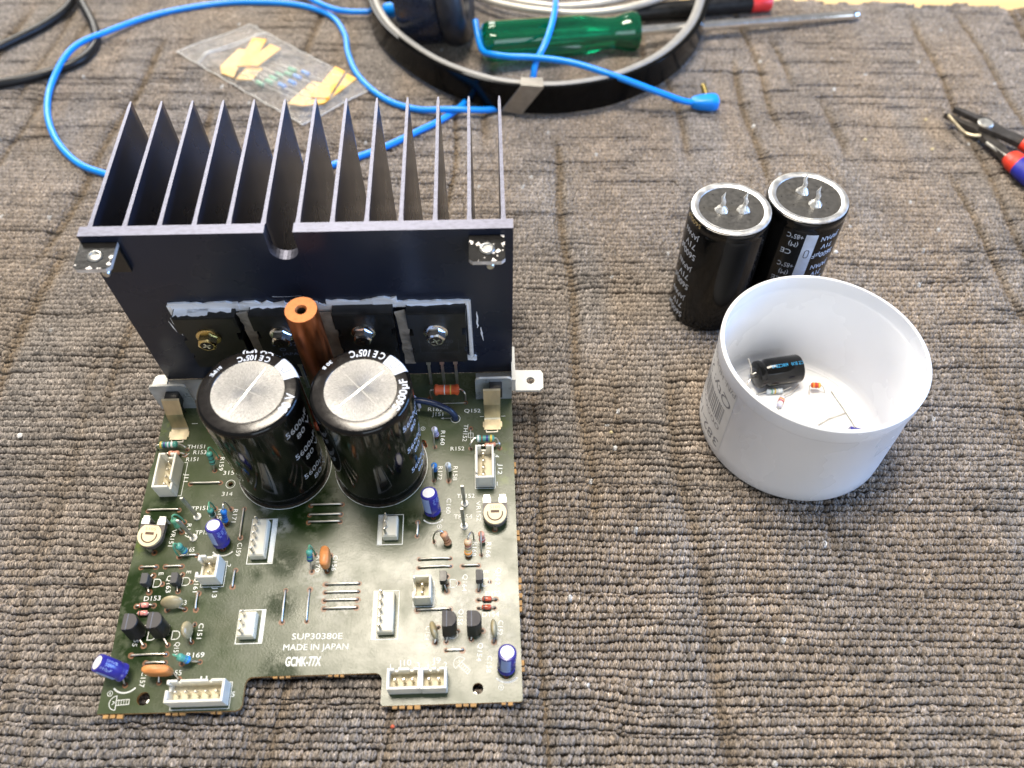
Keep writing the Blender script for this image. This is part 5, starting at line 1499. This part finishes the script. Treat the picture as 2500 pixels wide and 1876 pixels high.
# ------------------------------------------------------------------ headphones lying behind
hp = empty('headphones', (0, 0, 0), label='black headphones lying on their side with a pale grey headband lining', cat='headphones')
path = [(54, 505), (55, 485), (59, 458), (66.5, 428), (80, 401), (105, 370.5), (133, 351), (156, 343.6), (181, 342), (212, 350.5), (242.5, 371.5), (265.5, 401.5), (279.5, 435), (287, 468), (290, 505)]
P = spline([(a, b, 0) for a, b in path], 8)
def band(off0, off1, z0, z1, bev):
    rings = []
    for i, p in enumerate(P):
        t = (P[min(i + 1, len(P) - 1)] - P[max(i - 1, 0)]).normalized(); n = Vector((-t.y, t.x, 0))  # inward
        a, b = p + n * off0, p + n * (off1 + (1.5 * min(1, max(0, (p.x - 195) / 70)) if off1 > 2 else 0))
        c = n * bev
        rings.append([(a.x, a.y, z0 + bev), (a.x + c.x, a.y + c.y, z0), (b.x - c.x, b.y - c.y, z0), (b.x, b.y, z0 + bev), (b.x, b.y, z1 - bev), (b.x - c.x, b.y - c.y, z1), (a.x + c.x, a.y + c.y, z1), (a.x, a.y, z1 - bev)])
    return MB().loft([r_[::-1] for r_ in rings], 0, True)
build('headband_shell', band(-2.4, 0.6, 2.6, 20.2, .6), 'headband_black', hp, angle=35)
build('headband_lining', band(0.62, 5.0, 4.2, 20.4, 1.0), 'headband_grey', hp, angle=50)
mb = MB()
sl = [(150.5, 343.0), (157.5, 340.9), (165.0, 340.2)]
mb.loft([[(144.0, 343.8, 3.0), (144.4, 342.9, 3.0), (156.0, 340.3, 20.8), (155.4, 341.2, 20.8)], [(156.0, 340.4, 3.0), (156.2, 339.4, 3.0), (168.6, 338.6, 20.8), (168.4, 339.5, 20.8)]][::-1], 0)
mb.loft([[(155.4, 340.6, 20.8), (168.4, 338.9, 20.8), (168.6, 348.0, 20.8), (155.8, 349.0, 20.8)], [(155.4, 340.6, 21.3), (168.4, 338.9, 21.3), (168.6, 348.0, 21.3), (155.8, 349.0, 21.3)]], 0)
build('slider_plate', mb, 'slider_metal', hp)
xfx = axis_xf((0, 0, 0), (1, -0.10, 0.12))
cc_ = Vector((104, 432, 31))
mb = MB().lathe([(20, -22), (27, -21), (30, -17), (31, -8), (31, 2), (29, 6), (27, 8)], 48, cc_, xf=xfx)
build('ear_cup', mb, 'earcup', hp)
mb = MB().lathe([(27, 5), (31.5, 6.5), (33.5, 10), (33.5, 14), (32, 18), (28, 21), (23, 21.5), (19, 19), (17.5, 14), (17, 9)], 48, cc_, xf=xfx)
build('ear_pad', mb, 'earpad', hp)
mb = MB().tube(spline([(62, 470, 12), (74, 455, 14), (84, 440, 18), (90, 428, 22)], 6), [3.2] * 19, 10)
build('cup_arm', mb, 'headband_black', hp)
mb = MB().lathe([(2.6, 0), (4.6, 2), (5.0, 7), (4.4, 14), (3.0, 17)], 18, (68, 452, 8), xf=axis_xf((0, 0, 0), (0.85, -0.3, 0.25)))
build('cable_boot', mb, 'blue_cable', hp)

# ------------------------------------------------------------------ green screwdriver
sd_ = empty('screwdriver', label='translucent green handled screwdriver with long bright shaft inside the headband', cat='screwdriver')
a = Vector((133.5, 397.5, 15.5)); b = a + (Vector((390, 447.5, 3.2)) - a).normalized() * 103
xf = axis_xf(a, b)
def flute(R0, R1, k): return k
mb = MB(); rings = []
Ltot = (b - a).length
for (t, r0, dep) in [(0, 8.0, 0), (1.5, 10.8, .0), (4, 12.3, .4), (8, 12.6, 2.6), (60, 12.4, 2.6), (66, 12.2, 1.2), (72, 11.0, .0), (80, 9.6, 0), (86, 9.4, 0), (93, 11.2, 0), (98, 12.2, .0), (101, 11.6, 0), (Ltot, 6.5, 0)]:
    ring_ = []
    for i in range(60):
        an = 2 * math.pi * i / 60
        g = dep * max(0.0, math.cos(6 * an)) ** 1.0
        ring_.append(a + xf @ Vector(((r0 - g) * math.cos(an), (r0 - g) * math.sin(an), t)))
    rings.append(ring_)
mb.loft(rings, 0, True)
build('handle', mb, 'green_acetate', sd_, angle=35)
u = (b - a).normalized(); e = Vector((390, 447.5, 3.2))
mb = MB().tube([a + u * 40, b, b + (e - b) * .3, b + (e - b) * .62, b + (e - b) * .95, b + (e - b) * .955, b + (e - b) * .985, e], [3.1, 3.1, 3.1, 3.1, 3.0, 3.4, 3.2, 1.6], 14)
build('shaft', mb, 'chrome', sd_)

# ------------------------------------------------------------------ black and red marker behind, silver cable loops
pen = empty('marker_pen', label='black pen with a red end lying behind the screwdriver shaft', cat='pen')
a, b = Vector((228, 446.5, 6.2)), Vector((318, 459.0, 6.2)); xf = axis_xf(a, b)
mb = MB().lathe([(4.6, 0), (5.6, 1), (5.8, 60), (5.8, 91)], 24, a, xf=xf); build('pen_barrel', mb, 'black_cable', pen)
mb = MB().lathe([(6.0, 90), (6.2, 91), (6.2, 103), (5.6, 104)], 24, a, xf=xf); build('pen_end', mb, 'red_plastic', pen)
lc = empty('silver_cable', label='pale silver twin cable arcing behind the green screwdriver handle', cat='cable')
mb = MB().tube(spline([(112, 490, 10), (136.7, 461.5, 10), (158.2, 450, 10), (182.6, 443.6, 10), (200.9, 441.9, 10), (225.6, 442.5, 12), (251.6, 450.5, 14.5), (272.2, 464, 16), (290, 490, 10)], 8), 2.4, 12)
build('cable_strand', mb, 'silver_cable', lc)
mb = MB().tube(spline([(118, 498, 10), (140, 468, 10), (167.7, 455, 10), (192.4, 451.0, 10), (223.9, 453.6, 12.5), (247.0, 463.0, 15.5), (268, 485, 14)], 8), 2.4, 12)
build('cable_strand', mb, 'silver_cable', lc)

# ------------------------------------------------------------------ black mains cable at the far left
mb = MB().tube(spline([(-215, 388, 3), (-190, 408, 3), (-170.5, 431.5, 3), (-158.4, 447.7, 3), (-149.4, 466.4, 3.5), (-147.0, 485.1, 5), (-150, 510, 3)], 8), 2.9, 14)
mb.tube(spline([(-157, 510, 7.5), (-146, 486.1, 9.0), (-137.2, 470.1, 6), (-124.2, 446, 3.2), (-117.8, 425.5, 3), (-120.7, 406.4, 3), (-134.2, 393.6, 3), (-148.6, 385.3, 3), (-166.3, 379.2, 3), (-205, 370, 3), (-240, 366, 3)], 8), 2.9, 14)
bcab = empty('black_cable', label='thick black rubber cable in the far left corner', cat='cable')
build('cable_run', mb, 'black_cable', bcab)

# ------------------------------------------------------------------ zip bag of taped resistors
U = Vector((0.7443, -0.6678, 0)); Wv = Vector((0.7807, 0.6249, 0)); O = Vector((-64, 417.1, 0))
def bag(u, w, z): return O + U * u + Wv * w + Vector((0, 0, z))
bagE = empty('zip_bag', label='small clear plastic zip bag lying flat behind the heatsink', cat='bag')
rb = np.random.default_rng(4)
NU, NW = 46, 24
hm = rb.normal(size=(12, 8))
def bz(u, w):
    x, y = u / 118 * 10, w / 53 * 6
    i, j = int(x), int(y); t, q = x - i, y - j
    t = t * t * (3 - 2 * t); q = q * q * (3 - 2 * q)
    n = (hm[i, j] * (1 - t) + hm[i + 1, j] * t) * (1 - q) + (hm[i, j + 1] * (1 - t) + hm[i + 1, j + 1] * t) * q
    e = min(1, u / 8, (118 - u) / 8, w / 6, (53 - w) / 6)
    mid = math.exp(-((u - 70) / 45) ** 2)
    return 0.9 + max(0, e) * (5.2 * mid + 1.4 + 0.9 * n) + 0.5 * math.sin(u * .35 + w * .12)
mb = MB(); vs_ = []
for i in range(NU + 1):
    for j in range(NW + 1):
        uu, ww = 118.0 * i / NU, 53.0 * j / NW
        vs_.append(bag(uu - 0.06 * (53 - ww) * (0 if uu > 60 else 1) * 0 + (53 - ww) * .07 * (uu / 118), ww, bz(min(uu, 117.9), min(ww, 52.9))))
fs = [(i * (NW + 1) + j, (i + 1) * (NW + 1) + j, (i + 1) * (NW + 1) + j + 1, i * (NW + 1) + j + 1) for i in range(NU) for j in range(NW)]
mb.add(vs_, fs, 0, True)
build('bag_film', mb, 'polythene', bagE, angle=0)
mb = MB()
for uu in (19.0, 21.2):
    mb.tube([bag(uu + (53 - w) * .03, w, bz(uu, min(w, 52.9)) + .25) for w in np.linspace(0.5, 52.5, 18)], .42, 6)
build('zip_strip', mb, 'polythene_seam', bagE)
mb = MB()
for pts in ([(0, 0), (118, 0)], [(0, 53), (118, 53)], [(118, 0), (118, 53)], [(0, 0), (0, 53)]):
    (u0, w0), (u1, w1) = pts
    mb.tube([bag(u0 + (u1 - u0) * t + (53 - (w0 + (w1 - w0) * t)) * .07 * ((u0 + (u1 - u0) * t) / 118), w0 + (w1 - w0) * t, bz(min(u0 + (u1 - u0) * t, 117.9), min(w0 + (w1 - w0) * t, 52.9)) + .05) for t in np.linspace(0, 1, 24)], .3, 5)
build('bag_seam', mb, 'polythene_seam', bagE)
def tape(mb, pts, z, mi=0):
    cu_, cw_ = sum(p[0] for p in pts) / len(pts), sum(p[1] for p in pts) / len(pts)
    pts = [(min(116, cu_ + (p[0] - cu_) * 1.22), min(51.5, max(1.5, cw_ + (p[1] - cw_) * 1.22))) for p in pts]
    mb.plate([(p[0], p[1]) for p in pts], [], lambda u, v, w: tuple(bag(u, v, z + .5 - w)), .9, mi)
def strip(name, label, body_m, n, s0, tapes, bow):
    e = empty(name, label=label, cat='resistors', group='taped resistors in the bag')
    for (pts, z, m_) in tapes:
        mb = MB(); tape(mb, pts, z); build('tape', mb, m_, e)
    for k in range(n):
        (ua, wa, za), (ub, wb, zb), t0 = s0(k)
        p0, p1 = bag(ua, wa, za), bag(ub, wb, zb)
        d = (p1 - p0).normalized(); L_ = (p1 - p0).length
        pa = p0 + d * L_ * t0; pb = pa + d * 6.3
        mb = MB().lathe([(.3, 0), (1.3, .3), (1.6, .9), (1.4, 1.8), (1.4, 4.5), (1.6, 5.4), (1.3, 6.0), (.3, 6.3)], 14, pa, xf=axis_xf(pa, pb)); b_ = build('resistor_body', mb, body_m, e)
        mb = MB().tube(spline([p0, p0 + (pa - p0) * .5 + Vector((0, 0, bow)), pa], 5), .3, 5).tube(spline([pb, pb + (p1 - pb) * .5 + Vector((0, 0, bow)), p1], 5), .3, 5); build('lead', mb, 'tin', b_)
strip('taped_resistors', 'green resistors held in yellow tape inside the zip bag', 'r_green', 6,
      lambda k: ((50 + 2.0 * (k % 3), 9 + 4.4 * k, 2.2 + .4 * (k % 2)), (112 - 2 * (k % 3), 13 + 5.0 * k, 2.6), .27 + .03 * math.sin(k * 2.1)),
      [([(29, 24), (35, 28), (47, 10), (52, 5), (44, 3), (38, 7)], 2.6, 'tape_cream'), ([(25, 38), (31, 42), (49, 20), (44, 15)], 3.6, 'tape_yellow'), ([(50, 16), (56, 21), (62, 10), (56, 5)], 2.2, 'tape_cream')], .8)
strip('taped_resistors', 'blue resistors held in broad yellow tape at the near end of the zip bag', 'r_blue', 4,
      lambda k: ((54 + 2.0 * (k % 2), 16 + 6 * k, 3.0), (108 - 2 * k, 18 + 6.4 * k, 3.2), .46 + .02 * math.sin(k * 1.7)),
      [([(39, 40), (46, 41), (53, 22), (46, 18)], 3.9, 'tape_yellow'), ([(92, 30), (98, 33), (108, 13), (101, 9)], 3.0, 'tape_cream'), ([(90, 50), (97, 51), (112, 27), (105, 22)], 4.4, 'tape_yellow'), ([(100, 50.5), (107, 50), (118, 22), (110, 14), (107, 18), (113, 28)], 3.6, 'tape_yellow')], .7)

# ------------------------------------------------------------------ wire cutters at the right edge
wc = empty('wire_cutters', label='small wire cutters with blue and red handles and dark steel jaws', cat='pliers')
def ex(pts, z0, z1, m_, name, side=None):
    mb = MB(); mb.plate(pts, [], lambda u, v, w: (u, v, z1 - w), z1 - z0, 0, 0); return build(name, mb, m_, wc)
ex([(419.5, 318.5), (416.0, 322.0), (412.5, 327.0), (409.5, 330.0), (411.5, 331.0), (416.5, 328.0), (421.5, 322.5), (426.5, 320.0), (428.8, 315.0), (432, 309), (441, 300), (436, 293), (427, 303), (421.5, 308.5), (418.3, 312.0)], 6.0, 9.0, 'plier_steel', 'jaw_arm')
ex([(417.5, 313.5), (412.0, 319.0), (406.5, 327.5), (405.2, 329.4), (407.0, 329.8), (413.5, 323.0), (418.8, 319.2), (425, 317.5), (428, 312), (426, 305), (429.5, 291), (432, 283), (425.5, 281), (422.8, 292), (419.5, 304)], 2.8, 5.9, 'plier_steel', 'jaw_arm')
mb = MB().lathe([(4.3, 0), (4.3, .9), (3.9, 1.3), (.001, 1.4)], 28, (421.8, 313.6, 9.0)); build('pivot', mb, 'dull_steel', wc)
mb = MB().tube(spline([(405.6, 325.5, 7), (407.4, 318, 6.4), (409.6, 309.6, 6.2), (412.6, 306.8, 6.4), (417, 305.6, 7.0)], 5), .95, 8); build('lead_catcher', mb, 'brass_clip', wc)
mb = MB().tube([(419.6, 301.5, 5), (424.2, 291.5, 5), (427.5, 284.5, 5.5)], .95, 8); build('return_spring', mb, 'dull_steel', wc)
def handle(path, rs, m_, name, fl=.8):
    Pp = spline(path, 6); rings = []
    n = len(Pp)
    for i, p in enumerate(Pp):
        t = (Pp[min(i + 1, n - 1)] - Pp[max(i - 1, 0)]).normalized(); s_ = Vector((-t.y, t.x, 0)).normalized()
        k = i / (n - 1) * (len(rs) - 1); j = min(int(k), len(rs) - 2); rr_ = rs[j] + (rs[j + 1] - rs[j]) * (k - j)
        rings.append([p + s_ * rr_ * math.cos(a) + Vector((0, 0, rr_ * fl * math.sin(a))) for a in [2 * math.pi * q / 20 for q in range(20)]])
    return build(name, MB().loft(rings, 0, True), m_, wc)
handle([(427.2, 286.5, 6), (428.2, 282.0, 6), (429.3, 278, 6)], [5.4, 6.6, 6.4], 'plier_red', 'red_collar')
handle([(428.6, 281.5, 6), (431, 274, 6), (436.5, 260, 6), (443, 245, 6), (449, 228, 6), (453, 205, 6)], [6.3, 7.2, 7.4, 7.0, 6.4, 5.0], 'plier_blue', 'handle')
handle([(437.5, 297.5, 7.5), (442, 292.5, 7.5), (446, 288.5, 7.5)], [4.6, 5.8, 5.8], 'plier_red', 'red_collar')
handle([(444, 291, 7.5), (452, 282, 7.5), (465, 266, 7), (476, 248, 7), (482, 225, 7)], [5.8, 7.0, 7.2, 6.6, 5.0], 'plier_blue', 'handle')

# ------------------------------------------------------------------ crumbs caught in the pile
for (x, y, m_, r_, lbl) in [(185.5, 112.0, 'crumb', .8, 'yellowish crumb on open carpet between the circuit board and the white tub'), (99, -5.7, 'crumb_red', .7, 'tiny red fleck in front of the circuit board'), (312, 219.9, 'crumb_white', 1.2, 'white fleck right of the two loose capacitors'),
                            (397, 331.5, 'crumb', 1.1, 'yellowish crumb just beyond the wire cutter jaws'), (391, 303, 'crumb', 1.0, 'yellowish crumb left of the wire cutters'), (355, 313, 'crumb', 1.1, 'yellowish crumb on the carpet well left of the wire cutters'), (-66, 118, 'crumb_white', 1.3, 'pale fluff at the left edge of the carpet')]:
    mb = MB(); n = 7
    rr = random.Random(x)
    mb.loft([[(x + r_ * k * rr.uniform(.7, 1.2) * math.cos(2 * math.pi * i / n), y + r_ * k * rr.uniform(.7, 1.2) * math.sin(2 * math.pi * i / n), z_) for i in range(n)] for k, z_ in ((.7, -.6), (1, .2), (.5, .9))])
    build('crumb', mb, m_, label=lbl, cat='crumb', group='crumbs on the carpet')
print('objects', len(bpy.data.objects))
